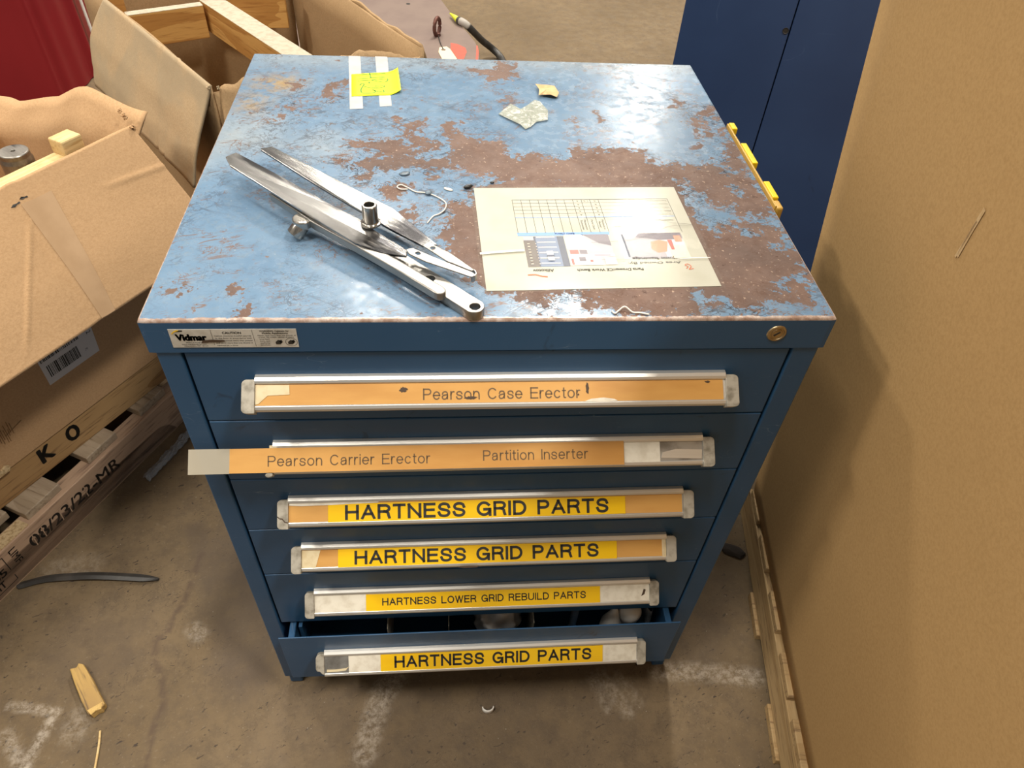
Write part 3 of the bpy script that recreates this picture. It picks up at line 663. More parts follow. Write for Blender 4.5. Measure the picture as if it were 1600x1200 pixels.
# drawer 2, its label strip pulled out to the left
dr, F, L = make_drawer(0.6520, 0.7672, 0.7390, 0.7012, caps=('stub', 'ok'))
strip(dr, F, 0.0521, 0.5481, -0.0035, L+0.0010, 0.0018, AMBER, skew=0.001)
strip(dr, F, 0.0027, 0.0521, -0.0040, L+0.0012, 0.0018, CLEAR, 'clear_sleeve')
strip(dr, F, 0.5481, 0.5966, 0.0004, L-0.0002, -0.0010, PAPERW, 'blank_card')
strip(dr, F, 0.5966, 0.6540, 0.0, L, -0.0018, ALU_IN, 'empty_channel')
strip(dr, F, 0, 0, 0, 0, -0.0011, ALU, 'torn_foil', poly=[(0.598, 0.006), (0.652, 0.004), (0.653, 0.017), (0.618, 0.0185), (0.600, 0.014)])
strip(dr, F, 0.1000, 0.1090, L+0.0012, L+0.0050, 0.0016, CREAM, 'tape_piece')
lettering(dr, F, 'Pearson Carrier Erector', 0.0983, 0.2988, 0.0125, 0.0150, 0.0026, INKF, 0.115)
lettering(dr, F, 'Partition Inserter', 0.3657, 0.5009, 0.0145, 0.0150, 0.0026, INKF, 0.115)
# drawer 3
dr, F, L = make_drawer(0.5335, 0.6505, 0.6220, 0.5830, caps=('cracked', 'ok'))
strip(dr, F, 0.1042, 0.6526, 0.0, L, -0.0018, AMBER)
strip(dr, F, 0.1570, 0.5701, 0.0005, L-0.0024, -0.0009, YELLOW, 'yellow_label', skew=0.0012)
strip(dr, F, 0, 0, 0, 0, -0.0007, PAPERW, 'torn_patch', poly=[(0.105, L-0.003), (0.122, L-0.0042), (0.160, L-0.0035), (0.225, L-0.0015), (0.225, L+0.0003), (0.105, L+0.0003)])
lettering(dr, F, 'HARTNESS GRID PARTS', 0.1798, 0.5461, 0.0152, 0.0230, -0.0001, INK, 0.185, 0.0022)
# drawer 4
dr, F, L = make_drawer(0.4095, 0.5318, 0.5045, 0.4656)
strip(dr, F, 0.1042, 0.6500, 0.0, L, -0.0018, AMBER)
strip(dr, F, 0, 0, 0, 0, -0.0012, CREAM, 'tape_piece', poly=[(0.1045, 0.0005), (0.1245, 0.0005), (0.1315, L-0.001), (0.1045, L-0.001)])
strip(dr, F, 0.6472, 0.6535, 0.0, L, -0.0012, CREAM, 'tape_piece')
strip(dr, F, 0.1572, 0.5765, 0.0003, L-0.0004, -0.0009, YELLOW, 'yellow_label')
lettering(dr, F, 'HARTNESS GRID PARTS', 0.1811, 0.5484, 0.0156, 0.0230, -0.0001, INK, 0.185, 0.001)
b = NB()
flat(b, [(0.335, -0.006), (0.345, -0.0072), (0.362, -0.0068), (0.366, -0.0045), (0.350, -0.0035), (0.337, -0.004)], 0.0012, F)
part('stain', b, BROWNSTAIN, dr, world=True)
# drawer 5
dr, F, L = make_drawer(0.2505, 0.4072, 0.3688, 0.3268)
strip(dr, F, 0.1042, 0.6535, 0.0, L, -0.0018, PAPERW)
strip(dr, F, 0.1861, 0.5699, 0.0010, L-0.0012, -0.0009, YELLOW, 'yellow_label')
lettering(dr, F, 'HARTNESS LOWER GRID REBUILD PARTS', 0.2120, 0.5459, 0.0172, 0.0138, -0.0001, INK, 0.165)
b = NB()
flat(b, [(0.6395, 0.010), (0.6450, 0.013), (0.6475, 0.022), (0.6440, 0.024), (0.6420, 0.017)], -0.0010, F)
part('torn_gap', b, BROWNSTAIN, dr, world=True)
b = box(NB(), 0.05, 0.71, 0.02, 0.62, 0.262, 0.36); part('drawer_tray', b, DARKGAP, dr, world=True)
# drawer 6, pulled out a little
dr, F, L = make_drawer(0.1000, 0.2560, 0.2155, 0.1700, yo=-0.032, caps=('broken', 'ok'))
strip(dr, F, 0.1140, 0.6530, 0.0, L, -0.0018, PAPERW)
strip(dr, F, 0.1042, 0.1450, 0.0, L, -0.0016, ALU_IN, 'empty_channel')
strip(dr, F, 0, 0, 0, 0, -0.0008, CREAM, 'torn_patch', poly=[(0.108, 0.004), (0.128, 0.0045), (0.140, 0.006), (0.146, 0.014), (0.141, 0.0105), (0.120, 0.0085), (0.108, 0.009)])
strip(dr, F, 0.1999, 0.5914, 0.0008, L-0.0010, -0.0009, YELLOW, 'yellow_label')
lettering(dr, F, 'HARTNESS GRID PARTS', 0.2236, 0.5710, 0.0190, 0.0245, -0.0001, INK, 0.185)
b = box(NB(), 0.046, 0.712, -0.0275, 0.55, 0.110, 0.114); part('drawer_tray', b, CAB, dr, world=True)
for x in (0.0475, 0.7010):
    b = box(NB(), x, x+0.011, -0.0276, 0.55, 0.110, 0.246); part('side_wall', b, CAB, dr, world=True, bevel=0.002)
b = box(NB(), 0.062, 0.068, -0.004, 0.54, 0.20, 0.243); part('inner_rail', b, CAB, dr, world=True)
for x in (0.212, 0.318, 0.468):
    b = box(NB(), x, x+0.0012, -0.010, 0.54, 0.114, 0.236); part('divider', b, CAP, dr, world=True)

# key lock and maker label
Ml = basis((0.6985, -0.0015, 0.9076), (1, 0, 0), (0, 0, 1))
lk = part('lock', spin(NB(), [(0, 0.0012), (0.0062, 0.0012), (0.0066, 0.0004), (0.0084, 0.0004), (0.0088, 0.0016), (0.0108, 0.0012), (0.0116, 0.0), (0.0116, -0.001)], Ml, 40), BRASS, lid, world=True, smooth=False, bevel=0.0002)
b = prism(NB(), [(-0.0042, -0.0012), (0.0042, -0.0009), (0.0042, 0.0009), (-0.0042, 0.0012)], 0.0011, 0.0016, Ml @ Matrix.Rotation(math.radians(40), 4, 'Z')); part('keyway', b, BLACKHOLE, lid, world=True)
Mf = basis((0, -0.0017, 0), (1, 0, 0), (0, 0, 1))
lb = part('maker_label', prism(NB(), [(0.0270, 0.8925), (0.1600, 0.8922), (0.1605, 0.9185), (0.0275, 0.9185)], 0, 0.0004, Mf), SILVER, lid, world=True)
b = NB()
def lt(s, x, z, h, w, bold=0.0, al='L'): text(b, s, Mf @ T3(x, z, 0.0006), h, w, bold, al)
lt('Vidmar', 0.0335, 0.9072, 0.0085, 0.0310, 0.055)
lt('CAUTION', 0.0825, 0.9135, 0.0030, 0.0195, 0.02)
for k, s in enumerate(('Cabinet should be installed securely', 'to the floor in accordance with', 'Do not exceed more than posted', 'and never more than one drawer in', 'opened at a time.')): lt(s, 0.0735, 0.9092-0.0034*k, 0.0016, 0.0385-0.004*(k == 4)*4, 0.004)
lt('WARNING: Cabinets for', 0.1215, 0.9158, 0.0019, 0.0310, 0.02); lt('Mobile Applications', 0.1240, 0.9128, 0.0021, 0.0270, 0.02)
lt('Never open more than one drawer at', 0.1190, 0.9096, 0.0016, 0.0400, 0.004); lt('a time. All mobile cabinet drawers', 0.1195, 0.9070, 0.0016, 0.0370, 0.004)
for k, s in enumerate(('must have', 'lock-out', 'safety', 'latches.')): lt(s, 0.1200, 0.9042-0.0028*k, 0.0016, 0.0105, 0.004)
lt('division of storage products', 0.0420, 0.9000, 0.0014, 0.0230, 0.004); lt('www.stanleyvidmar.com', 0.0370, 0.8974, 0.0014, 0.0260, 0.004); lt('Allentown, PA 18103', 0.0390, 0.8948, 0.0014, 0.0250, 0.004)
flat(b, [(0.0710, 0.8960), (0.0713, 0.8960), (0.0713, 0.9178), (0.0710, 0.9178)], 0.0006, Mf); flat(b, [(0.1145, 0.8938), (0.1148, 0.8938), (0.1140, 0.9178), (0.1137, 0.9178)], 0.0006, Mf)
flat(b, [(0.0350, 0.9150), (0.0420, 0.9155), (0.0420, 0.9172), (0.0375, 0.9172)], 0.0006, Mf)
for cx in (0.1398, 0.1530):
    flat(b, [(cx-0.0036, 0.8965), (cx+0.0012, 0.8965), (cx+0.0036, 0.8995), (cx-0.0004, 0.9030), (cx-0.0036, 0.9000)], 0.0006, Mf)
    flat(b, [(cx+0.0015, 0.8985), (cx+0.0042, 0.9000), (cx+0.0030, 0.9030), (cx, 0.9020)], 0.0006, Mf)
rg = [(0.1530+0.0062*math.cos(2*PI*k/28), 0.8998+0.0056*math.sin(2*PI*k/28)) for k in range(29)]; ribbon(b, rg, 0.0004, 0.0006, Mf)
part('label_print', b, INK, lid, world=True)
b = prism(NB(), [(0.0580, 0.8992), (0.066, 0.9002), (0.078, 0.9002), (0.0835, 0.9018), (0.0820, 0.9034), (0.070, 0.9040), (0.060, 0.9030)], 0.0008, 0.0010, Mf); part('label_stain', b, BROWNSTAIN, lid, world=True)
b = prism(NB(), [(0.0305, 0.9120), (0.0335, 0.9150), (0.0385, 0.9172), (0.0365, 0.9178), (0.0330, 0.9160), (0.0300, 0.9130)], 0.0008, 0.0010, Mf); part('label_emblem', b, YELLOW, lid, world=True)
# ------------------------------------------------------------------ things lying on the cabinet top
def plate(name, outer, holes, z0, z1, mat, parent, world=True, bevel=0.0006, ztop=None, label=None):
    """flat plate with round holes, filled from a 2D curve"""
    cu = bpy.data.curves.new('outline', 'CURVE'); cu.dimensions = '2D'; cu.fill_mode = 'BOTH'
    def sp(P):
        s = cu.splines.new('POLY'); s.points.add(len(P)-1); s.use_cyclic_u = True
        for q, p in zip(s.points, P): q.co = (p[0], p[1], 0, 1)
    sp(outer)
    for cx, cy, r in holes: sp([(cx+r*math.cos(2*PI*k/24), cy+r*math.sin(2*PI*k/24)) for k in range(24)])
    cu.extrude = (z1-z0)/2
    o = bpy.data.objects.new('outline', cu); me = bpy.data.meshes.new_from_object(o)
    b = NB(); b.from_mesh(me); bpy.data.objects.remove(o); bpy.data.curves.remove(cu); bpy.data.meshes.remove(me)
    bmesh.ops.remove_doubles(b, verts=b.verts[:], dist=1e-6)
    b.transform(T3(0, 0, (z0+z1)/2))
    if ztop:
        for v in b.verts: v.co.z += ztop(v.co.x, v.co.y)
    return part(name, b, mat, parent, world=world, bevel=bevel, label=label)

# laminated instruction sheet, upside down to the viewer
sh = thing('laminated_sheet', 'cream laminated instruction sheet with table and photos lying on rusted cabinet top', 'sheet', (0.636, 0.280, H), math.radians(-178.132))
part('paper', box(NB(), 0.0, 0.2765, 0.0030, 0.2235, 0.0003, 0.0007), WHITEPAP, sh)
cols = [0.2282-0.01158*k for k in range(11)]
b = NB()
def hl(x0, x1, y, w, mi=0, dy=0): flat(b, [(x0, y-w/2), (x1, y-w/2+dy), (x1, y+w/2+dy), (x0, y+w/2)], 0.0009, mi=mi)
def vl(x, y0, y1, w, mi=0): flat(b, [(x-w/2, y0), (x+w/2, y0), (x+w/2, y1), (x-w/2, y1)], 0.0009, mi=mi)
hl(0.0175, 0.2282, 0.0335, 0.0009)
for k in range(1, 5): hl(0.1124 if k else 0.0175, 0.2282, 0.0335+0.0082*k, 0.0005); hl(0.02, 0.1124, 0.0335+0.0082*k, 0.0003)
for x in cols: vl(x, 0.0335, 0.1110, 0.0006)
vl(0.0175, 0.0335, 0.1125, 0.0006)
part('table_rule', b, INKG, sh)
b = NB(); hl(0.0180, 0.2282, 0.0755, 0.0012); flat(b, [(0.1125, 0.1095), (0.2293, 0.1095), (0.2293, 0.1165), (0.1125, 0.1165)], 0.0009)
part('blue_rule', b, plain('blue_print', (0.16, 0.32, 0.66), 0.5), sh)
b = NB(); TM = lambda x, y, r=0: T3(x, y, 0.0011) @ Matrix.Rotation(math.radians(r), 4, 'Z')
def line_part(nm, s, x, y, h, w=None, bold=0.0, al='C', r=0): part(nm, text(NB(), s, TM(x, y, r), h, w, bold, al), INK, sh)
line_part('table_heading', 'RACI Matrix', 0.170, 0.1130, 0.0032, 0.0250, 0.01)
for k, (s1, s2) in enumerate(zip('AAAAA', 'RRRRC')):
    y = 0.0706-0.0082*k
    line_part('table_entry', s1, 0.1414, y, 0.0030); line_part('table_entry', s2, 0.1182, y, 0.0030)
line_part('table_entry', 'C', 0.1320, 0.0378, 0.0030); line_part('table_entry', 'I', 0.1275, 0.0378, 0.0030)
for s, x in (('Maintenance', 0.1160), ('Planner', 0.1205), ('Parts Clerk', 0.1298), ('Maintenance', 0.1390), ('Technician', 0.1435)): line_part('column_heading', s, x, 0.0935, 0.0026, 0.022 if len(s) > 8 else 0.015, 0, 'C', 90)
line_part('sheet_title', 'Parts Drawer/CE Work Bench', 0.1260, 0.1885, 0.0048, 0.0800, 0.014)
line_part('printed_name', 'Justin Standridge', 0.0680, 0.1672, 0.0046, 0.0530, 0.010)
line_part('printed_line', 'Area Owned By:', 0.0690, 0.1765, 0.0042, 0.0650)
line_part('printed_line', 'Activity or Job', 0.0360, 0.0850, 0.0028, 0.0280); line_part('printed_line', 'Resource Name', 0.0900, 0.0985, 0.0028, 0.0240)
for k, s in enumerate(('Make sure all parts are put away', 'Parts are in the right drawer', 'Inventory is kept with the drawer sheet', 'Restock parts used from the bench', 'Report missing parts')):
    line_part('printed_line', s, 0.0200, 0.0712-0.0082*k, 0.0026, 0.030+0.010*((k*3) % 4), 0, 'L')
line_part('logo_lettering', 'Allkotov', 0.2063, 0.1878, 0.0052, 0.0250, 0.012)
REDP = plain('red_print', (0.60, 0.12, 0.03), 0.5)
b = NB(); ribbon(b, catmull([(0.226, 0.1960), (0.217, 0.1955), (0.210, 0.1985), (0.203, 0.2000)], 5), 0.0022, 0.0011); part('logo_swoosh', b, REDP, sh)
b = NB(); ribbon(b, catmull([(0.0330, 0.1890), (0.0300, 0.1850), (0.0330, 0.1820), (0.0290, 0.1800), (0.0260, 0.1850), (0.0300, 0.1905), (0.0240, 0.1890)], 5), 0.0011, 0.0011); part('red_scribble', b, REDP, sh)
PH = [plain('photo_navy', (0.018, 0.032, 0.075), 0.4), plain('photo_cream', (0.72, 0.63, 0.50), 0.4), plain('photo_brown', (0.07, 0.05, 0.04), 0.4),
      plain('photo_grey', (0.36, 0.34, 0.37), 0.4), plain('photo_pale', (0.58, 0.57, 0.60), 0.4), plain('photo_red', (0.50, 0.08, 0.06), 0.4), plain('photo_orange', (0.58, 0.24, 0.14), 0.4), plain('photo_dark', (0.13, 0.11, 0.14), 0.4), plain('photo_mid', (0.10, 0.15, 0.26), 0.4)]
def photo(rects):
    b = NB()
    for k, (mi, *P) in enumerate(rects):
        if len(P) == 4 and not isinstance(P[0], tuple): P = [(P[0], P[2]), (P[1], P[2]), (P[1], P[3]), (P[0], P[3])]
        flat(b, P, 0.0009+0.00004*k, mi=mi)
    part('printed_photo', b, PH, sh)
r = [(0, 0.1727, 0.2235, 0.1180, 0.1805), (8, 0.1810, 0.2080, 0.1180, 0.1805), (2, 0.2095, 0.2235, 0.1270, 0.1805), (3, 0.2105, 0.2235, 0.1180, 0.1262)]
for k in range(6): r.append((1, 0.1838, 0.2068, 0.1190+0.0108*k, 0.1208+0.0108*k))
for k in range(8): r += [(1, 0.2165, 0.2195, 0.1330+0.006*k, 0.1342+0.006*k), (1, 0.2085, 0.2095, 0.1330+0.006*k, 0.1345+0.006*k)]
r.append((4, 0.190, 0.198, 0.150, 0.1695)); r.append((0, 0.1895, 0.1985, 0.158, 0.1620)); photo(r)
r = [(3, 0.1150, 0.1717, 0.1150, 0.1790), (4, (0.1717, 0.1150), (0.1500, 0.1150), (0.1300, 0.1500), (0.1717, 0.1450)), (7, (0.1480, 0.1150), (0.1150, 0.1150), (0.1150, 0.1400), (0.1300, 0.1340)), (3, (0.1717, 0.1230), (0.1560, 0.1150), (0.1717, 0.1150)), (7, 0.1480, 0.1570, 0.1480, 0.1560), (5, 0.1585, 0.1690, 0.1480, 0.1560), (4, 0.1150, 0.1717, 0.1570, 0.1620), (4, 0.1330, 0.1717, 0.1625, 0.1790), (7, 0.1520, 0.1600, 0.1630, 0.1710), (5, 0.1670, 0.1700, 0.1660, 0.1780), (5, 0.1200, 0.1400, 0.1585, 0.1600), (5, 0.1435, 0.1470, 0.1690, 0.1730), (1, 0.1150, 0.1290, 0.1640, 0.1790)]; photo(r)
r = [(4, 0.0210, 0.1045, 0.1135, 0.1680), (3, 0.0500, 0.0985, 0.1220, 0.1670), (0, 0.0960, 0.0985, 0.1150, 0.1640), (7, (0.0210, 0.1135), (0.0750, 0.1135), (0.0820, 0.1230), (0.0500, 0.1290), (0.0210, 0.1270)), (6, (0.0420, 0.1330), (0.0520, 0.1290), (0.0640, 0.1330), (0.0660, 0.1480), (0.0600, 0.1560), (0.0480, 0.1540)), (1, 0.0210, 0.0440, 0.1400, 0.1680), (5, (0.0360, 0.1290), (0.0420, 0.1290), (0.0410, 0.1500), (0.0370, 0.1500)), (6, 0.0230, 0.0320, 0.1200, 0.1330)]; photo(r)
b = NB(); grid(b, lambda u, v: Vector((-0.0045+0.2860*u, -0.0005+0.2285*v, 0.0020+0.0005*math.sin(9*u+3*v)*math.sin(7*v)+0.0022*max(0, 1-u/0.12)*math.exp(-((v-0.66)/0.14)**2))), 40, 30)
part('film', b, LAM, sh, smooth=True)
CRM = plain('white_film_crease', (0.86, 0.85, 0.80), 0.3)
for pts, w in (([(0.279, 0.1545), (0.255, 0.1515), (0.225, 0.1490)], 0.0035), ([(-0.002, 0.1700), (0.02, 0.1700), (0.04, 0.1715)], 0.0012)): part('film_crease', ribbon(NB(), pts, w, 0.0028), CRM, sh)
b = NB()
ribbon(b, catmull([(0.001, 0.098), (0.03, 0.092), (0.055, 0.082), (0.10, 0.079), (0.14, 0.081)], 6), 0.0006, 0.0027)
ribbon(b, catmull([(0.002, 0.100), (0.03, 0.101), (0.06, 0.118), (0.09, 0.131), (0.14, 0.135)], 6), 0.0005, 0.0027); ribbon(b, [(0.10, 0.083), (0.06, 0.095), (0.02, 0.108)], 0.0003, 0.0027); ribbon(b, [(0.17, 0.1700), (0.09, 0.1705), (0.0, 0.1695)], 0.0004, 0.0027)
part('film_scratch', b, INKG, sh)

# blade tool: two long blades joined by a bent clip
bt = thing('steel_blade_tool', 'polished steel tool of two long pointed blades joined by a clip, propped on grey bars', 'tool', (0.20, 0.15, H))
At = [(0.0527, 0.2914, 0.9648), (0.1221, 0.232, 0.9628), (0.1879, 0.1743, 0.9598), (0.2186, 0.152, 0.9573), (0.2406, 0.128, 0.9558), (0.2616, 0.1097, 0.9538), (0.2777, 0.0946, 0.9523)]
Ab = [(0.0417,0.2797,0.9648),(0.0515,0.2577,0.9648),(0.1389,0.1725,0.9628),(0.2186,0.1008,0.9578),(0.2529,0.0848,0.9548),(0.2774,0.0841,0.9518)]
Bt = [(0.0794,0.3125,0.9598),(0.0933,0.3177,0.9598),(0.166,0.2574,0.9568),(0.2583,0.1824,0.9518),(0.3121,0.1153,0.9458)]
Bb = [(0.08, 0.3087, 0.9598), (0.1606, 0.2272, 0.9568), (0.221, 0.1708, 0.9538), (0.2558, 0.1415, 0.9498), (0.2947, 0.1113, 0.9468)]
for up, lo in ((At, Ab), (Bt, Bb)):
    P = lo + up[::-1]
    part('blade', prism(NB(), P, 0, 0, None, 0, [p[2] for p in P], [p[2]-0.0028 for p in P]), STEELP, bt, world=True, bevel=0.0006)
plate('clip_arm', [(0.2762,0.0929),(0.2841,0.0964),(0.3202,0.074),(0.3500,0.0575),(0.3540,0.0535),(0.3543,0.0503),(0.3494,0.0480),(0.2984,0.0719),(0.2804,0.0841)], [(0.2900,0.0865,0.0029)], 0, 0.0016, STEELB, bt, ztop=lambda x, y: 0.9535-0.068*(x-0.2762))
plate('clip_arm', [(0.2945,0.1085),(0.3019,0.1152),(0.3283,0.0917),(0.3510,0.0640),(0.3537,0.0600),(0.3500,0.0590),(0.3222,0.0781)], [(0.3065,0.1030,0.0029)], 0, 0.0016, STEELB, bt, ztop=lambda x, y: 0.9480+0.010*(x-0.2945))
b = NB(); ribbon(b, [(0.3495, 0.0492), (0.3535, 0.0512), (0.3552, 0.0550), (0.3545, 0.0590), (0.3520, 0.0620)], 0.0016, 0.9500); 
r_ = bmesh.ops.extrude_face_region(b, geom=b.faces[:]); bmesh.ops.translate(b, verts=[v for v in r_['geom'] if isinstance(v, bmesh.types.BMVert)], vec=(0, 0, -0.0085))
part('clip_bend', b, STEELB, bt, world=True)
part('bushing', spin(NB(), [(0.0062, 0.026), (0.0062, 0.0), (0.0118, 0.0), (0.0118, 0.0026), (0.0098, 0.0030), (0.0090, 0.0040), (0.0090, 0.0252), (0.0082, 0.0260), (0.0062, 0.0260), (0.0058, 0.0252), (0.0058, 0.006), (0, 0.006)], T3(0.2340, 0.1400, 0.9578), 36), STEELT, bt, world=True, bevel=0.0003)

# grey bar with the boss and stub, leaning on the holed bar
bar = thing('steel_stub_bar', 'grey steel bar with round boss and stub, tilted under the front blade', 'bar', (0.2, 0.12, H))
F1 = [(0.107,0.2035,0.9580),(0.141,0.170,0.9570),(0.1667,0.1435,0.9562),(0.2186,0.1000,0.9545),(0.2636,0.0600,0.9535),(0.3086,0.0175,0.9525)]
off = Vector((0.641, 0.768))*0.014
rnd = []
c0 = Vector((0.3086, 0.0175))+off*0.5; dv = Vector((0.768, -0.641)); nv = Vector((-0.641, -0.768))
for k in range(1, 8):
    a = PI/2-PI*k/8; q = c0+dv*0.009*math.cos(a)+nv*0.007*math.sin(a); rnd.append((q.x, q.y, 0.9523))
bk = [(p[0]+off.x, p[1]+off.y, p[2]) for p in F1[::-1]]
P = F1 + rnd + bk
part('bar_body', prism(NB(), P, 0, 0, None, 0, [p[2] for p in P], [p[2]-0.0100 for p in P]), STEELB, bar, world=True, bevel=0.0012)
part('boss', spin(NB(), [(0, 0.9550), (0.0105, 0.9550), (0.0120, 0.9535), (0.0120, 0.9450), (0, 0.9450)], T3(0.1525, 0.1545, 0.0012), 32), STEELT, bar, world=True, bevel=0.0008)
b = NB(); tube(b, [(0.1515, 0.1525, 0.9475), (0.1415, 0.1470, 0.9370)], 0.0098, 28); part('stub', b, STEELT, bar, world=True, bevel=0.0008)
# flat bar with two holes
hb = thing('steel_holed_bar', 'flat steel bar with two round holes lying nearest the front edge of the top', 'bar', (0.30, 0.06, H), math.atan2(-0.713, 0.701))
P = [(-0.085, -0.0112), (0.0735, -0.0112)] + [(0.0735+0.0112*math.cos(a), 0.0112*math.sin(a)) for a in [-PI/2+PI*k/10 for k in range(1, 10)]] + [(0.0735, 0.0112), (-0.085, 0.0112)]
plate('bar_body', P, [(0.0052, 0.0, 0.0058), (0.0748, 0.0, 0.0058)], 0.0, 0.0120, STEELB, hb, world=False, bevel=0.001)

# note on two tape strips
for (P, lab) in (([(0.158, 0.6955), (0.178, 0.696), (0.197, 0.497), (0.177, 0.494)], 'left strip of white tape running under the fluorescent note to the back edge'), ([(0.203, 0.6965), (0.224, 0.6965), (0.240, 0.508), (0.222, 0.505)], 'right strip of white tape running under the fluorescent note to the back edge')):
    o = part('tape_strip', prism(NB(), P, H+0.0001, H+0.0004), TAPE); props(o, lab, 'tape', 'tape strips at the back of the top')
nt = thing('sticky_note', 'fluorescent yellow paper note with green handwriting near the back edge', 'note', (0.21, 0.588, H))
b = NB()
def note_fn(u, v):
    p = Vector((0.169, 0.620, 0)).lerp(Vector((0.2275, 0.632, 0)), u).lerp(Vector((0.176, 0.538, 0)).lerp(Vector((0.2350, 0.545, 0)), u), v); p.z = H+0.0008; return p
def tail_fn(u, v):
    p = Vector((0.2275, 0.632, 0)).lerp(Vector((0.2445, 0.641, 0)), u).lerp(Vector((0.2350, 0.545, 0)).lerp(Vector((0.2530, 0.556, 0)), u), v); p.z = H+0.0008+0.0045*u*u; return p
grid(b, note_fn, 6, 8); grid(b, tail_fn, 5, 8); bmesh.ops.remove_doubles(b, verts=b.verts[:], dist=1e-5)
part('paper', b, NEON, nt, world=True, solid=0.0003)
b = NB(); Q = lambda u, v: (note_fn(u, v).x, note_fn(u, v).y, H+0.0012)
for st in ([(0.20, 0.06), (0.95, 0.05)], [(0.50, 0.0), (0.53, 0.22)], [(0.18, 0.24), (0.92, 0.22)], [(0.16, 0.33), (0.60, 0.32), (0.95, 0.30), (0.98, 0.38), (0.88, 0.44), (0.55, 0.34)], [(0.48, 0.40), (0.48, 0.48)],
           [(0.22, 0.55), (0.28, 0.46), (0.34, 0.50), (0.30, 0.60), (0.25, 0.75), (0.30, 0.88), (0.60, 0.88), (0.62, 0.80), (0.55, 0.76)], [(0.33, 0.60), (0.60, 0.68), (0.85, 0.66), (0.86, 0.60), (0.62, 0.60)], [(0.58, 0.78), (0.84, 0.88), (0.85, 0.78)]):
    ribbon(b, catmull([Q(*p) for p in st], 4) if len(st) > 2 else [Q(*p) for p in st], 0.0020, H+0.0012)
part('handwriting', b, GREENINK, nt, world=True)

# scraps
def crinkled():
    t = NT('crumpled_film'); t.p.inputs['Alpha'].default_value = 0.55
    n = t.noise(90, 5, 0.7, 1.0); t.bump(n, 0.9, 0.004)
    return t.out(t.mix(t.ramp(n, 0.5, 0.6), (0.50, 0.53, 0.44), (0.90, 0.90, 0.84)), 0.12, spec=0.8)  # white glints of the crumples painted into the film colour
def scrap(name, P, z, mat, label, cat, amp=0.004, n=8, seed=1, solid=0.0004):
    rr = random.Random(seed); c = Vector((sum(p[0] for p in P)/len(P), sum(p[1] for p in P)/len(P)))
    t = thing(name, label, cat, (c.x, c.y, H)); b = NB()
    cv = b.verts.new((c.x, c.y, H+z+amp)); ring = []
    for k in (0.5, 1.0):
        cur = []
        for i, p in enumerate(P):
            q = c.lerp(Vector(p), k); cur.append(b.verts.new((q.x, q.y, H+0.0008+z*(0.4+0.6*rr.random())+amp*rr.random())))
        ring.append(cur)
    m = len(P)
    for i in range(m):
        b.faces.new((cv, ring[0][i], ring[0][(i+1) % m])); b.faces.new((ring[0][i], ring[1][i], ring[1][(i+1) % m], ring[0][(i+1) % m]))
    o = part(name+'_sheet', b, mat, t, world=True, solid=solid); return t
scrap('paper_scrap', [(0.472, 0.590), (0.480, 0.584), (0.490, 0.588), (0.503, 0.582), (0.508, 0.560), (0.503, 0.545), (0.492, 0.546), (0.480, 0.551), (0.473, 0.544), (0.476, 0.565)], 0.004, SCRAPC, 'small torn tan paper scrap curled on the back half of the top', 'scrap', 0.003, seed=4)
scrap('plastic_scrap', [(0.405, 0.484), (0.426, 0.517), (0.435, 0.497), (0.452, 0.516), (0.466, 0.533), (0.474, 0.526), (0.484, 0.500), (0.480, 0.466), (0.462, 0.460), (0.452, 0.444), (0.443, 0.436), (0.436, 0.447)], 0.001, crinkled(), 'crumpled clear yellowish plastic piece lying in front of the tan paper scrap', 'scrap', 0.003, seed=9)
def cord(name, pts, r, mat, label, cat, grp=None, n=6):
    b = NB(); tube(b, catmull(pts, n), r, 6); o = part(name, b, mat, smooth=True); return props(o, label, cat, grp)
z = H+0.0014
cord('string', [(0.272,0.262,z),(0.263,0.262,z),(0.258,0.268,z),(0.263,0.273,z),(0.272,0.266,z),(0.283,0.256,z),(0.298,0.253,z),(0.312,0.243,z),(0.322,0.230,z),(0.321,0.215,z),(0.314,0.204,z),(0.306,0.198,z),(0.299,0.183,z)], 0.0009, STRINGM, 'loose white string between the blade tool and the laminated sheet', 'string')
z = H+0.0012
cord('thread_end', [(0.505,0.011,z),(0.508,0.007,z),(0.513,0.012,z),(0.520,0.015,z+0.003),(0.528,0.009,z),(0.536,0.008,z),(0.546,0.005,z)], 0.0010, STRINGM, 'frayed pale thread end at the front rim of the top', 'thread')
def bit(name, x, y, sx, sy, sz, rz, mat, label, cat):
    b = NB(); bmesh.ops.create_icosphere(b, subdivisions=2, radius=1)
    rr = random.Random(int(x*1e4)); 
    for v in b.verts: v.co = Vector((v.co.x*sx, v.co.y*sy, (v.co.z+0.9)*sz))*(0.85+0.3*rr.random())
    for v in b.verts: v.co.z = max(v.co.z, 0)
    b.transform(T3(x, y, H) @ Matrix.Rotation(rz, 4, 'Z')); o = part(name, b, mat, smooth=True); props(o, label, cat)
bit('paint_flake', 0.267, 0.303, 0.0075, 0.005, 0.0014, 0.3, STONE, 'dark grey-blue flake lying behind the white string', 'flake')
bit('grease_lump', 0.352, 0.268, 0.0070, 0.0028, 0.0030, 0.5, BLACKPL, 'curled black bit just behind the laminated sheet', 'debris')
bit('white_crumb', 0.3255, 0.264, 0.007, 0.003, 0.0012, -0.5, STRINGM, 'white fibrous crumb between string and black bit', 'debris')
bit('dark_crumb', 0.385, 0.282, 0.0032, 0.0018, 0.0014, 0.1, BLACKPL, 'small dark crumb on rust behind the laminated sheet', 'debris')
bit('grey_pebble', 0.300, 0.252, 0.005, 0.0035, 0.0025, 0.2, STONE, 'tiny grey pebble touching the middle of the white string', 'debris')

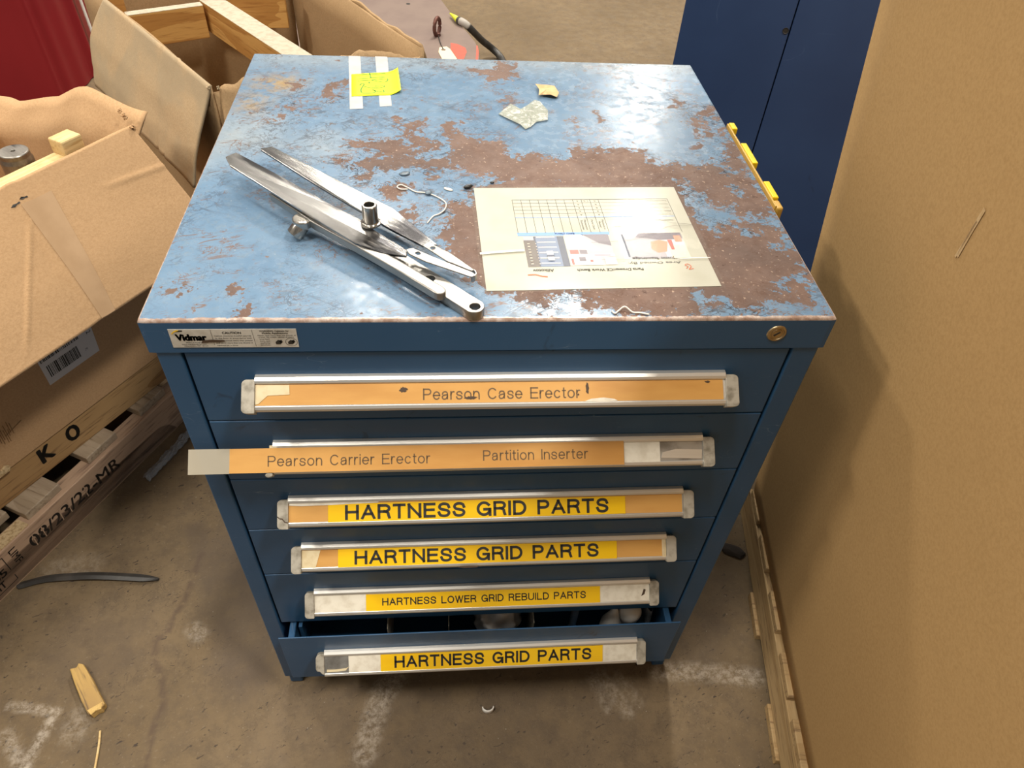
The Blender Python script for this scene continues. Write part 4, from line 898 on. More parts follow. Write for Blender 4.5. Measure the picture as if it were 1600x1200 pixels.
# torpedo level stuck to the right side of the cabinet
lv = thing('spirit_level', 'yellow spirit level clinging to the right edge of the cabinet top', 'level', (W+0.009, 0.345, 0.90))
x0 = W+0.0018
part('level_rail', box(NB(), x0, x0+0.0028, 0.226, 0.464, 0.902, 0.9335), LEVELT, lv, world=True, bevel=0.0006)
part('level_web', box(NB(), x0+0.0028, x0+0.010, 0.230, 0.460, 0.902, 0.915), LEVELT, lv, world=True)
for y0, y1 in ((0.443, 0.464), (0.338, 0.398), (0.245, 0.288)):
    part('level_block', box(NB(), x0+0.0026, x0+0.0110, y0, y1, 0.903, 0.9352), LEVELY, lv, world=True, bevel=0.0010)
part('level_end', box(NB(), x0+0.0020, x0+0.0118, 0.223, 0.2445, 0.898, 0.9320), LEVELT, lv, world=True, bevel=0.0025)
for y0, y1 in ((0.398, 0.443), (0.288, 0.338)):
    b = NB(); tube(b, [(x0+0.0070, y0, 0.9235), (x0+0.0070, y1, 0.9235)], 0.0040, 14); part('vial', b, VIAL, lv, world=True, smooth=True)

# what shows in the open bottom drawer
zb_ = 0.1142
pb = thing('plastic_bag', 'crumpled white plastic bag of parts in the middle of the open bottom drawer', 'bag', (0.410, 0.045, zb_))
b = NB(); bmesh.ops.create_icosphere(b, subdivisions=4, radius=1); rr = random.Random(3)
from mathutils import noise as mn
for v in b.verts:
    k = 1+0.30*mn.noise(v.co*2.1)+0.12*abs(mn.noise(v.co*6)); v.co = Vector((v.co.x*0.042*k, v.co.y*0.042*k, max(0, (v.co.z+0.95)*0.060*k)))
part('bag_film', b, plain('milky_plastic', (0.62, 0.61, 0.60), 0.3), pb, smooth=True)
c1 = thing('plastic_plug', 'white round plastic plug at the right of the open bottom drawer', 'plug', (0.647, 0.012, zb_))
part('plug_body', spin(NB(), [(0, 0), (0.012, 0), (0.012, 0.085), (0.019, 0.095), (0.021, 0.110), (0.017, 0.122), (0, 0.126)], None, 28), WHITEPL, c1, smooth=True)
c2 = thing('plastic_cone', 'white plastic cone in the open bottom drawer left of the round plug', 'cone', (0.618, 0.010, zb_))
part('cone_body', spin(NB(), [(0, 0), (0.022, 0), (0.020, 0.07), (0.004, 0.122), (0, 0.123)], None, 28), WHITEPL, c2, smooth=True)
c3 = thing('plastic_button', 'small white plastic button standing behind the bag in the bottom drawer', 'button', (0.552, 0.030, zb_))
part('button_body', spin(NB(), [(0, 0), (0.007, 0), (0.007, 0.110), (0.014, 0.113), (0.014, 0.124), (0, 0.127)], None, 24), WHITEPL, c3, smooth=True)
c4 = thing('clear_sleeve_bag', 'small clear plastic sleeve at the right end of the bottom drawer', 'bag', (0.684, 0.012, zb_))
b = NB(); grid(b, lambda u, v: Vector((-0.010+0.020*u, 0.012*math.sin(5*u+3*v), 0.125*v)), 8, 8); part('sleeve_film', b, PLASTICBAG, c4, smooth=True, solid=0.0004)
# ------------------------------------------------------------------ right side: tall carton on pallet
e3 = Vector((0.158, 0.9874)); n3 = Vector((-0.9874, 0.158))       # along the pallet edge / towards the cabinet
rz3 = math.atan2(e3.y, e3.x)
def make_pallet(name, label, org, rz, s0, s1, depth, mat_s, mat_d, boards, zs=(0.022, 0.105), top=0.125, notch=None, bottoms=(), over=0.0):
    """local x along the front stringer, local y away from it"""
    t = thing(name, label, 'pallet', org, rz)
    for k, y in enumerate((0.0, depth/2-0.02, depth-0.04)):
        z0, z1 = zs
        P = [(s0, z0)]
        for a, bb in (notch or []):
            P += [(a, z0), (a+0.02, z0+0.030), (a+0.045, z0+0.045), (bb-0.045, z0+0.045), (bb-0.02, z0+0.030), (bb, z0)]
        P += [(s1, z0), (s1, z1), (s0, z1)]
        Mx = Matrix(((1, 0, 0, 0), (0, 0, 1, y), (0, 1, 0, 0), (0, 0, 0, 1)))
        part('stringer', prism(NB(), P, 0, 0.038, Mx), mat_s, t, bevel=0.002)
    for (a, bb, ins) in boards:
        part('deck_board', box(NB(), 0, depth-ins-0.002, -(bb-a)/2, (bb-a)/2, 0, top-zs[1]), mat_d, t, bevel=0.002, mtx=T3((a+bb)/2, ins-over, zs[1]) @ Matrix.Rotation(PI/2, 4, 'Z'))
    for (a, bb) in bottoms:
        part('bottom_board', box(NB(), 0, depth+0.004, -(bb-a)/2, (bb-a)/2, 0, zs[0]), mat_d, t, bevel=0.002, mtx=T3((a+bb)/2, -over-0.006, 0) @ Matrix.Rotation(PI/2, 4, 'Z'))
    return t
o3 = n3*(-0.944)    # plane  x*.9874 - y*.158 = .944
bl = [(s, s+0.085, 0.0) for s in (-1.05, -0.90, -0.75, -0.60, -0.47, -0.352, -0.222, -0.090, 0.035, 0.165, 0.300, 0.420)]
# direction: seen from the left the edge runs along e3; local y must point to +x, so the frame is turned by -90
PR = make_pallet('wooden_pallet', 'tan wooden pallet under the tall plain carton on the right', (o3.x, o3.y, 0), math.atan2(-e3.y, -e3.x), -0.52, 1.1, 1.05, PALLET_R, PALLET_R, [(-b_, -a_, 0.0) for a_, b_, _ in bl], zs=(0.020, 0.100), top=0.118, bottoms=[(-0.30, -0.20), (-0.06, 0.045), (0.085, 0.19), (0.48, 0.58), (0.9, 1.0)])
gc = thing('tall_carton', 'very tall plain brown cardboard carton on the right-hand pallet', 'carton', (1.45, -0.30, 0.1185))
def wall_x(y, zz): return 0.968+0.140*y-0.135*(zz-0.12)
b = NB(); zt_, y0_, y1_ = 1.42, -1.00, 0.346
b.verts.ensure_lookup_table()
def cw(u, v):
    y = y0_+(y1_-y0_)*u; zz = 0.1187+(zt_-0.1187)*v
    return Vector((wall_x(y, zz)+0.0010*math.sin(7*u+2*v), y+(0.010*v if u > 0.999 else 0), zz))
grid(b, cw, 24, 24)
part('carton_panel', b, KRAFT_R, gc, world=True, smooth=True, solid=0.007)
b = NB()
xa, xb = wall_x(y1_, 0.12), wall_x(y0_, 0.12); ta, tb = wall_x(y1_, zt_), wall_x(y0_, zt_)
def quad(b, *P): b.faces.new([b.verts.new(p) for p in P])
quad(b, (xa, y1_, 0.1187), (1.92, y1_-0.13, 0.1187), (1.92, y1_-0.13, zt_), (ta, y1_+0.010, zt_))
quad(b, (1.92, y1_-0.13, 0.1187), (1.80, y0_-0.13, 0.1187), (1.80, y0_-0.13, zt_), (1.92, y1_-0.13, zt_))
quad(b, (xb, y0_, 0.1187), (1.80, y0_-0.13, 0.1187), (1.80, y0_-0.13, zt_), (tb, y0_, zt_))
quad(b, (xa, y1_, 0.122), (1.92, y1_-0.13, 0.122), (1.80, y0_-0.13, 0.122), (xb, y0_, 0.122))
part('carton_body', b, KRAFT_R, gc, world=True, solid=0.006)
b = NB(); Mw = basis((wall_x(-0.036, 1.067)-0.0043, -0.036, 1.067), (-0.14, -1, 0), (-0.135, 0, 1)); 
for pts, w in (([(0.007, 0.032), (0.001, 0.004), (-0.005, -0.030)], 0.005), ([(0.003, 0.016), (-0.008, -0.033)], 0.003)): ribbon(b, pts, w, 0.0, Mw)
part('scuff', b, plain('pale_scuff', (0.60, 0.42, 0.22), 0.8, 0, (0.50, 0.325, 0.145), 90), gc, world=True)

# navy locker behind the cabinet
lo = thing('navy_locker', 'dark navy metal locker standing behind the right rear corner of the cabinet', 'locker', (0.871, 1.150, 0), math.radians(-19))
part('locker_body', box(NB(), 0.0, 0.80, 0.020, 0.50, 0.0, 1.12), DARKBLUE, lo, bevel=0.003)
part('door_panel', box(NB(), 0.0, 0.2407, 0.0, 0.0190, 0.04, 1.12), DARKBLUE, lo, bevel=0.002)
part('door_panel', box(NB(), 0.2433, 0.80, 0.0, 0.0190, 0.04, 1.12), DARKBLUE, lo, bevel=0.002)
Mk = basis((0.2330, -0.0004, 0.861), (1, 0, 0), (0, 0, 1))
part('lock_hole', spin(NB(), [(0, 0.0004), (0.0045, 0.0004), (0.0065, 0.0012), (0.0070, 0)], Mk, 20), BLACKHOLE, lo)

# ------------------------------------------------------------------ left: pallet, skid board, open carton
PL = make_pallet('wooden_pallet', 'worn pallet with stencilled date under the open carton at left', (-0.5598, 0.2862, 0), math.radians(62.93), -0.62, 0.56, 0.95, PALLET, DECK,
    [(-0.60, -0.50, 0.0), (-0.46, -0.375, 0.012), (-0.34, -0.25, 0.012), (-0.21, -0.115, 0.012), (0.038, 0.126, 0.012), (0.202, 0.288, 0.012), (0.361, 0.445, 0.012), (0.495, 0.56, 0.01)], zs=(0.0, 0.105), top=0.125, notch=[(0.272, 0.43), (-0.45, -0.29)])
part('deck_board', box(NB(), 0, 0.86, -0.040, 0.040, 0, 0.020), DECK, PL, bevel=0.002, mtx=T3(-0.012, 0.052, 0.105) @ Matrix.Rotation(PI/2, 4, 'Z'))
part('end_splinters', box(NB(), -0.10, 0.030, 0.004, 0.034, 0.1046, 0.1062), ENDGRAIN, PL)
Ms = Matrix(((1, 0, 0, 0), (0, 0, -1, -0.0006), (0, 1, 0, 0), (0, 0, 0, 1)))    # front of the stringer
b = NB()
text(b, '08/23/22-MR', Ms @ T3(0.1335, 0.064, 0), 0.031, 0.246, 0.016)
part('stencil_date', b, STENCIL, PL)
for k in range(11):
    if k in (0, 1, 3, 4, 6): part('stencil_bridge', flat(NB(), [(0.0105+0.0232*k+0.0085, 0.046), (0.0105+0.0232*k+0.0108, 0.046), (0.0105+0.0232*k+0.0118, 0.082), (0.0105+0.0232*k+0.0095, 0.082)], 0.0003, Ms), PALLET, PL)
b = NB()
text(b, 'US-', Ms @ T3(-0.135, 0.078, 0), 0.016, 0.030, 0.01, 'L'); text(b, '061665', Ms @ T3(-0.155, 0.056, 0), 0.020, 0.100, 0.02, 'L'); text(b, 'HT', Ms @ T3(-0.095, 0.030, 0), 0.019, 0.026, 0.015, 'L')
text(b, 'LIMF', Ms @ T3(-0.024, 0.070, 0) @ Matrix.Rotation(-PI/2, 4, 'Z'), 0.016, 0.045, 0.01)
for P in ([(-0.20, 0.092), (-0.047, 0.092)], [(-0.047, 0.092), (-0.047, 0.066)], [(-0.047, 0.048), (-0.047, 0.066)], [(-0.20, 0.014), (-0.047, 0.014)], [(-0.047, 0.014), (-0.047, 0.030)], [(-0.103, 0.014), (-0.103, 0.040)]): ribbon(b, P, 0.0018, 0, Ms)
part('heat_stamp', b, INK, PL)

oc = thing('open_carton', 'open brown cardboard carton with a big front flap folded down, left of the cabinet', 'carton', (-0.5858, 0.3643, 0.2055), math.radians(58.12))
bs = 0.205
sk = thing('skid_board', 'long brown timber with black stencilled letters between left pallet and open carton', 'timber', (-0.5858, 0.3643, 0.1255), math.radians(58.12))
part('timber', box(NB(), -0.60, 0.56, 0.004, 0.042, 0.0, 0.079), BASEBOARD, sk, bevel=0.002)
part('timber', box(NB(), -0.60, 0.56, 0.50, 0.54, 0.0, 0.079), BASEBOARD, sk, bevel=0.002)
Mk = Matrix(((1, 0, 0, 0), (0, 0, -1, 0.0034), (0, 1, 0, 0), (0, 0, 0, 1)))
for s, x in (('K', 0.098), ('O', 0.165)): part('stencil_letter', text(NB(), s, Mk @ T3(x, 0.048, 0), 0.038, 0.028, 0.045), INK, sk)
# carton frame: x along the front, y into the carton, z from its base
Hc = 0.5245
b = NB(); box(b, -0.62, 0.53, 0.0, 0.006, 0, Hc); box(b, -0.62, 0.53, 0.50, 0.506, 0, Hc-0.07); box(b, -0.626, -0.62, 0, 0.506, 0, Hc); box(b, -0.62, 0.53, 0.006, 0.50, 0, 0.006)
part('carton_body', b, KRAFT_L, oc)
prof = [(0.0, 0.536), (0.016, 0.535), (0.049, 0.539), (0.10, 0.546), (0.163, 0.546), (0.195, 0.538), (0.264, 0.501), (0.363, 0.469), (0.415, 0.452), (0.50, 0.44)]
def interp(T, x):
    for (a, b0), (c, d0) in zip(T, T[1:]):
        if x <= c: return b0+(d0-b0)*(x-a)/(c-a)
    return T[-1][1]
def endw(u, v):
    d = 0.002+0.50*u; zt2 = interp(prof, d); zz = zt2*v
    band = max(0, (v-0.88)/0.12)
    ripple = 0.004*math.sin(40*d+14*v)*v*v+0.006*mn.noise(Vector((d*14, v*9, 2)))*v
    return Vector((0.530+ripple+0.055*band, d, zz))
b = NB(); grid(b, endw, 40, 26); part('carton_end', b, KRAFT_L, oc, smooth=True, solid=0.005)
def flapf(u, v):
    s = -0.60+1.138*u; t = v
    if u > 0.97: s += 0.012*t
    dip = 0.010*math.sin(PI*t)*(0.6+0.4*math.sin(6*u)); crease = 0.006*math.exp(-((u-0.765+0.03*t)/0.012)**2)
    rs = s-(0.241-0.237*(t-0.323)); crease += 0.0035*math.exp(-(rs/0.0028)**2)*max(0, min(1, (t-0.2)*8))*max(0, min(1, (0.95-t)*8)); crease += 0.0025*math.exp(-((t-0.30-0.5*(s-0.45))/0.014)**2)*max(0, min(1, (s-0.40)*20))
    curl = 0.012*mn.noise(Vector((u*3.2, t*1.7, 0.3)))
    return Vector((s, -0.165*t-0.004-0.62*(dip*0.5+crease+curl*t), Hc+0.004-0.21*t+0.78*(dip*0.5+crease+curl*t)))
b = NB(); grid(b, flapf, 420, 60); part('flap', b, KRAFT_L, oc, smooth=True, solid=0.005)
b = NB()
def tapef(u, v):
    s = (0.262-0.024*v)+(0.062-0.030*v)*u; p = flapf((s+0.60)/1.138, 0.15+0.85*v); return p+Vector((0, -0.0034*0.62, 0.0040*0.78))
grid(b, tapef, 6, 20); part('packing_tape', b, KTAPE, oc, smooth=True)
b = NB()
for dx, dz in ((0, 0), (0.012, 0.004)):
    p = flapf((0.255+dx*1.6+0.60)/1.138, 0.135); P = []
    for k in range(10): a = 2*PI*k/10; q = flapf((0.255+dx*1.6+0.009*math.cos(a)+0.60)/1.138, 0.135-dz*4+0.009*math.sin(a)*(0.4+0.7*(k % 2))); P.append(tuple(q+Vector((0, -0.0022, 0.0029))))
    flat(b, P)
part('torn_hole', b, BLACKHOLE, oc)
def frayed(name, parent, spots, mat, world=False):
    for k, (x, y, z, r) in enumerate(spots):
        bb = NB(); bmesh.ops.create_icosphere(bb, subdivisions=3, radius=1)
        for v in bb.verts: v.co = Vector((x, y, z))+v.co*r*(0.7+0.9*mn.noise(v.co*1.7+Vector((k*3.1, 0, 0))))*Vector((1, 1, 0.6)).length*0.7
        part(name, bb, mat, parent, world=world)
frayed('torn_corner', oc, [(0.538, -0.010, 0.527, 0.006), (0.543, 0.012, 0.541, 0.006), (0.548, 0.028, 0.546, 0.005)], KRAFT_L)
Mc = Matrix(((1, 0, 0, 0), (0, 0, -1, -0.0008), (0, 1, 0, 0), (0, 0, 0, 1)))
lb = part('shipping_label', prism(NB(), [(0.171, 0.1145), (0.294, 0.1150), (0.302, 0.222), (0.171, 0.222)], 0, 0.0004, Mc), LABELW, oc)
b = NB(); rr = random.Random(5)
for z0, z1, xa_, xb_ in ((0.130, 0.160, 0.181, 0.252), (0.172, 0.192, 0.175, 0.262)):
    x = xa_
    while x < xb_:
        w = rr.choice((0.0008, 0.0012, 0.0022, 0.003)); flat(b, [(x, z0), (x+w, z0), (x+w, z1), (x, z1)], 0.0006, Mc); x += w+rr.choice((0.0008, 0.0014, 0.002))
text(b, '0712', Mc @ T3(0.289, 0.183, 0.0006) @ Matrix.Rotation(-PI/2, 4, 'Z'), 0.010, 0.027, 0.005); text(b, 'PC', Mc @ T3(0.270, 0.138, 0.0006) @ Matrix.Rotation(-PI/2, 4, 'Z'), 0.006, 0.006)
part('barcode', b, INK, oc)
b = NB(); rr = random.Random(11)
for k in range(10): x = 0.03+k*0.004; ribbon(b, [(x, 0.055+0.02*rr.random()), (x+0.002, 0.085+0.02*rr.random())], 0.0014, 0.0003, Mc)
ribbon(b, [(0.05, 0.075), (0.090, 0.085)], 0.002, 0.0003, Mc); part('faded_print', b, plain('faded_brown_print', (0.20, 0.11, 0.045), 0.8), oc)
b = NB(); rr = random.Random(2)
P = [(-0.06, 0.001), (0.02, 0.001), (0.026, 0.010), (0.018, 0.016), (0.008, 0.012), (0.0, 0.026), (-0.02, 0.030), (-0.03, 0.044), (-0.06, 0.05)]
prism(b, P, 0, 0.006, Mc); part('torn_edge', b, ENDGRAIN, oc)
# inside the carton
ps = thing('pine_slat', 'fresh pale pine slat standing inside the front of the open carton', 'slat', (-0.5858, 0.3643, 0.212), math.radians(58.12))
part('slat_board', box(NB(), -0.55, 0.40, 0.014, 0.046, 0.0, 0.512), PINE, ps, bevel=0.002)
part('end_block', box(NB(), 0.400, 0.444, 0.012, 0.050, 0.470, 0.540), PINE, ps, bevel=0.003)
sc_ = thing('steel_shaft', 'dark steel cylinder standing upright inside the open carton at the left edge', 'cylinder', (-0.515, 0.775, 0.212))
part('shaft_body', spin(NB(), [(0, 0), (0.030, 0), (0.030, 0.470), (0.0275, 0.478), (0.0275, 0.486), (0.0260, 0.488), (0.004, 0.488), (0.003, 0.484), (0, 0.484)], None, 40), m_steel('dull_shaft_steel', (0.36, 0.34, 0.31), (0.22, 0.21, 0.19), 0.35, 0.3), sc_, bevel=0.0006)

# ------------------------------------------------------------------ dusty carton behind, with timbers
A_, B_, E_ = Vector((-0.664, 1.640, 0)), Vector((-0.170, 0.970, 0)), Vector((0.270, 1.195, 0)); Fp = Vector((-0.135, 1.835, 0))
ang = math.atan2((A_-B_).y, (A_-B_).x)
dc = thing('dusty_carton', 'large grey-dusty open carton with timber inside, behind the cabinet at left', 'carton', (B_.x, B_.y, 0.1255), 0)
zt = 0.750; z0 = 0.1265
b = NB()
def wallp(b, p, q, za, zb, n=10, wob=0.004):
    grid(b, lambda u, v: Vector((p.x+(q.x-p.x)*u+wob*math.sin(9*u+4*v), p.y+(q.y-p.y)*u, z0+((za+(zb-za)*u)-z0)*v)), n, 8)
wallp(b, B_, A_, zt, zt); wallp(b, A_, Fp, 0.765, 0.765); wallp(b, Fp, E_, 0.752, 0.752)
quad(b, (A_.x, A_.y, z0+0.003), (B_.x, B_.y, z0+0.003), (E_.x, E_.y, z0+0.003), (Fp.x, Fp.y, z0+0.003))
wallp(b, B_+Vector((0.004, 0.002, 0)), E_, 0.735, 0.735)
part('carton_body', b, KRAFT_I, dc, world=True, smooth=True, solid=0.006)
ea = (A_-B_).normalized(); na = Vector((-0.8054, -0.5927, 0))
offT = [(0.0, 0.0), (0.2, 0.02), (0.45, 0.048), (0.75, 0.075), (1.0, 0.09)]
def dflap(u, v):
    s = -0.004+(0.612+0.010*math.sin(PI*v))*u; bul = 0.030*math.sin(PI*min(1, v*1.25))*max(0, (u-0.80)/0.2)**1.5
    off = interp(offT, v)+0.0015*math.sin(11*u+2*v)*v+bul*0.3+0.003*mn.noise(Vector((u*6, v*4, 1)))*v-0.0035*math.exp(-((u-0.33)/0.010)**2)*v-0.0025*math.exp(-((u-0.27)/0.008)**2)-0.0025*math.exp(-((u-0.40)/0.006)**2)*(1-v)
    zz = zt+0.004-0.212*v+0.01*u*v
    p = B_+ea*(s+bul*0.5)+na*(off+0.003); return Vector((p.x, p.y, zz))
b = NB(); grid(b, dflap, 120, 22); part('flap', b, KRAFT_D, dc, world=True, smooth=True, solid=0.006, label='dust-covered side flap')
b = NB(); p0, p1 = B_+Vector((0.012, 0.010, 0)), B_+(E_-B_)*0.16
grid(b, lambda u, v: Vector((p0.x+(p1.x-p0.x)*u+0.006*v, p0.y+(p1.y-p0.y)*u-0.045*v, zt-0.008+0.014*u+0.004*math.sin(9*u)-0.10*v)), 10, 6); part('flap', b, KRAFT_I, dc, world=True, smooth=True, solid=0.005)
frayed('torn_corner', dc, [(B_.x-0.004, B_.y-0.006, 0.750, 0.005), (B_.x+0.012, B_.y+0.002, 0.746, 0.004)], KRAFT_D, True)
# flap of the far right wall, hanging outwards
wd = (Fp-E_).normalized(); wo = Vector((-wd.y, wd.x, 0)); wo = wo if wo.x > 0 else -wo
b = NB(); grid(b, lambda u, v: (lambda p: Vector((p.x, p.y, 0.756-0.16*v+0.010*mn.noise(Vector((u*9, v*3, 5))))))(E_+wd*(0.01+0.62*u)+wo*(0.005+0.060*v+0.012*mn.noise(Vector((u*5, v*2, 8))))), 30, 8)
part('flap', b, KRAFT_I, dc, world=True, smooth=True, solid=0.006)
nn_ = (E_-B_).normalized(); no = Vector((nn_.y, -nn_.x, 0))
b = NB(); grid(b, lambda u, v: (lambda p: Vector((p.x, p.y, 0.738+0.034*math.sin(PI*min(1, u*1.1))*(1-v)-0.12*v+0.010*mn.noise(Vector((u*12, v*3, 3))))))(B_+(E_-B_)*(0.42+0.56*u)+no*(0.004+0.055*v)), 26, 8)
part('flap', b, KRAFT_I, dc, world=True, smooth=True, solid=0.006)
def timber(p, q, w, zt_, h, mat, top, name, label, side=1):
    p, q = Vector((*p, 0)), Vector((*q, 0)); d = q-p; L = d.length; rz = math.atan2(d.y, d.x)
    t = thing(name, label, 'timber', (p.x, p.y, zt_-h), rz, 'timbers inside the dusty carton')
    part('timber', box(NB(), 0, L, 0 if side > 0 else -w, w if side > 0 else 0, 0, h-0.001), mat, t, bevel=0.0015)
    part('dusty_top', box(NB(), 0, L, 0 if side > 0 else -w, w if side > 0 else 0, h-0.001, h), top, t, label='dust-covered upper face')
    return t
timber((-0.531, 1.553), (-0.352, 1.648), 0.030, 0.680, 0.088, PLYAMBER, DUSTYTOP, 'cross_timber', 'left cross timber with wavy orange grain in the dusty carton')
timber((-0.300, 1.695), (-0.136, 1.710), 0.030, 0.690, 0.088, PLYAMBER, DUSTYTOP, 'cross_timber', 'far cross timber beyond the long dusty beam in the carton')
timber((-0.378, 1.698), (0.055, 1.138), 0.060, 0.680, 0.080, PLYAMBER, DUSTYTOP, 'long_timber', 'long timber with dusty pale top running through the dusty carton toward the cabinet')
timber((-0.585, 1.580), (-0.545, 1.600), 0.028, 0.715, 0.58, PLYAMBER, PLYAMBER, 'corner_post', 'short upright timber in the far left corner of the dusty carton')
PB = make_pallet('wooden_pallet', 'dark pallet mostly hidden beneath the dusty carton behind', (B_.x, B_.y, 0), math.atan2((A_-B_).y, (A_-B_).x), -0.05, 0.72, 0.55, DECK, DECK, [(-0.05, 0.05, 0), (0.12, 0.22, 0), (0.30, 0.40, 0), (0.47, 0.57, 0), (0.62, 0.72, 0)], zs=(0.0, 0.105), top=0.125)
PB.scale = (1, -1, 1)

# ------------------------------------------------------------------ red vinyl cover, back left
rc = thing('red_cover', 'dark red vinyl cover draped over a tall bulky load in the far left corner', 'cover', (-1.75, 3.0, 0))
path = catmull([(-2.8, 2.46, 0), (-2.2, 2.42, 0), (-1.75, 2.47, 0), (-1.45, 2.46, 0), (-1.29, 2.50, 0), (-1.22, 2.58, 0), (-1.215, 2.75, 0), (-1.26, 2.95, 0), (-1.34, 3.2, 0), (-1.42, 3.6, 0), (-1.6, 3.9, 0), (-2.2, 4.0, 0), (-2.8, 3.9, 0)], 14)
N_ = len(path)-1
def rf(u, v):
    p = path[min(N_, int(round(u*N_)))]; k = u*44
    f = 0.010*math.sin(k*0.6)+0.020*max(0, math.sin(k*0.9+0.5))**8+0.004*math.sin(k*2.3+1.2*v); cx, cy = -1.95, 3.2; d = Vector((p.x-cx, p.y-cy, 0)).normalized()
    return Vector((p.x+d.x*f*(1-0.4*v)-0.05*v*d.x, p.y+d.y*f*(1-0.4*v)-0.05*v*d.y, 0.004+1.3*v))
b = NB(); V = grid(b, rf, N_, 14)
b.faces.new([V[i][-1] for i in range(N_+1)])
part('cover_sheet', b, RED, rc, world=True, smooth=True)
b = NB(); grid(b, lambda u, v: Vector((-1.196-0.010*u-0.03*v, 2.815+0.042*u, 0.02+1.25*v)), 2, 10); part('strap', b, WHITESTRAP, rc, world=True, solid=0.004)

# ------------------------------------------------------------------ steel plate with lifting eye, behind
sp_ = thing('steel_plate', 'mauve painted steel plate with lifting eye on a low pallet in the background', 'plate', (0.1, 2.95, 0.15))
P = [(-0.55, 2.30), (0.40, 2.30), (0.455, 2.52), (0.473, 2.62), (0.474, 2.70), (0.462, 2.79), (0.428, 2.91), (0.372, 3.082), (0.311, 3.32), (0.26, 3.62), (-0.55, 3.62)]
part('plate', prism(NB(), P, 0.150, 0.170), MAUVE, sp_, world=True, bevel=0.003)
b = NB(); ring = [(0.291+0.010*math.sin(2*PI*k/24), 2.855, 0.207+0.040*math.cos(2*PI*k/24)) for k in range(24)]
ring = [(0.291+0.030*math.cos(2*PI*k/24)*0.40, 2.855+0.030*math.cos(2*PI*k/24)*0.9, 0.210+0.036*math.sin(2*PI*k/24)) for k in range(24)]
tube(b, ring, 0.0085, 10, closed=True); part('lifting_eye', b, RUSTST, sp_, world=True, smooth=True)
b = NB(); spin(b, [(0, 0.170), (0.016, 0.170), (0.014, 0.182), (0, 0.182)], T3(0.291, 2.855, 0), 20); part('eye_collar', b, RUSTST, sp_, world=True)
for P in ([(0.350, 2.775), (0.380, 2.765), (0.415, 2.725), (0.420, 2.68), (0.405, 2.60), (0.385, 2.58), (0.365, 2.65), (0.350, 2.70)], [(0.464, 2.755), (0.470, 2.752), (0.473, 2.68), (0.466, 2.60), (0.455, 2.58), (0.461, 2.68)]):
    part('paint_mark', prism(NB(), P, 0.1702, 0.1708), ORANGEPAINT, sp_, world=True)
part('bolt_hole', spin(NB(), [(0, 0.1706), (0.010, 0.1706), (0.010, 0.1701)], T3(0.149, 3.25, 0), 20), BLACKHOLE, sp_, world=True)
tg = thing('card_tag', 'cream card tag wired to the lifting eye of the steel plate', 'tag', (0.33, 2.66, 0.172))
part('card', prism(NB(), [(0.297, 2.665), (0.301, 2.715), (0.332, 2.728), (0.348, 2.700), (0.385, 2.560), (0.318, 2.560)], 0.1716, 0.1728), TAGCARD, tg, world=True)
part('eyelet', spin(NB(), [(0.004, 0.1730), (0.010, 0.1730), (0.010, 0.1727)], T3(0.318, 2.69, 0), 18), RUSTST, tg, world=True)
b = NB(); tube(b, catmull([(0.297, 2.84, 0.176), (0.304, 2.77, 0.174), (0.318, 2.69, 0.174)], 5), 0.0022, 6); part('wire', b, BLACKRUB, tg, world=True)
hs = thing('black_hose', 'black hose with yellow tip curving off the right edge of the steel plate', 'hose', (0.5, 3.0, 0.0))
HP = catmull([(0.388, 3.005, 0.188), (0.418, 2.975, 0.184), (0.452, 2.975, 0.155), (0.500, 3.02, 0.095), (0.552, 3.055, 0.045), (0.592, 3.02, 0.020), (0.605, 2.93, 0.0165), (0.60, 2.80, 0.0165)], 7)
b = NB(); tube(b, HP, 0.016, 12); part('hose_body', b, BLACKRUB, hs, world=True, smooth=True)
b = NB(); tube(b, HP[3:12], 0.0168, 12); part('hose_wrap', b, GREYWRAP, hs, world=True, smooth=True)
b = NB(); tube(b, [(0.352, 3.09, 0.186), (0.388, 3.005, 0.188)], lambda t: 0.004+0.011*t, 12); part('hose_tip', b, plain('lime_yellow_tip', (0.70, 0.74, 0.05), 0.5), hs, world=True, smooth=True)
PK = thing('low_skid', 'low wooden skid carrying the steel plate in the background', 'skid', (0.0, 2.95, 0))
for y in (2.42, 2.72, 3.05, 3.40): part('skid_board', box(NB(), 0, 0.76, -0.045, 0.045, 0.0, 0.020), DECK, PK, world=False, mtx=T3(-0.52, y-2.95, 0.1295))
for x in (-0.48, -0.14, 0.20): part('runner', box(NB(), -0.60, 0.60, -0.02, 0.02, 0.0, 0.1293), PALLET_R, PK, mtx=T3(x, 0, 0) @ Matrix.Rotation(PI/2, 4, 'Z'))

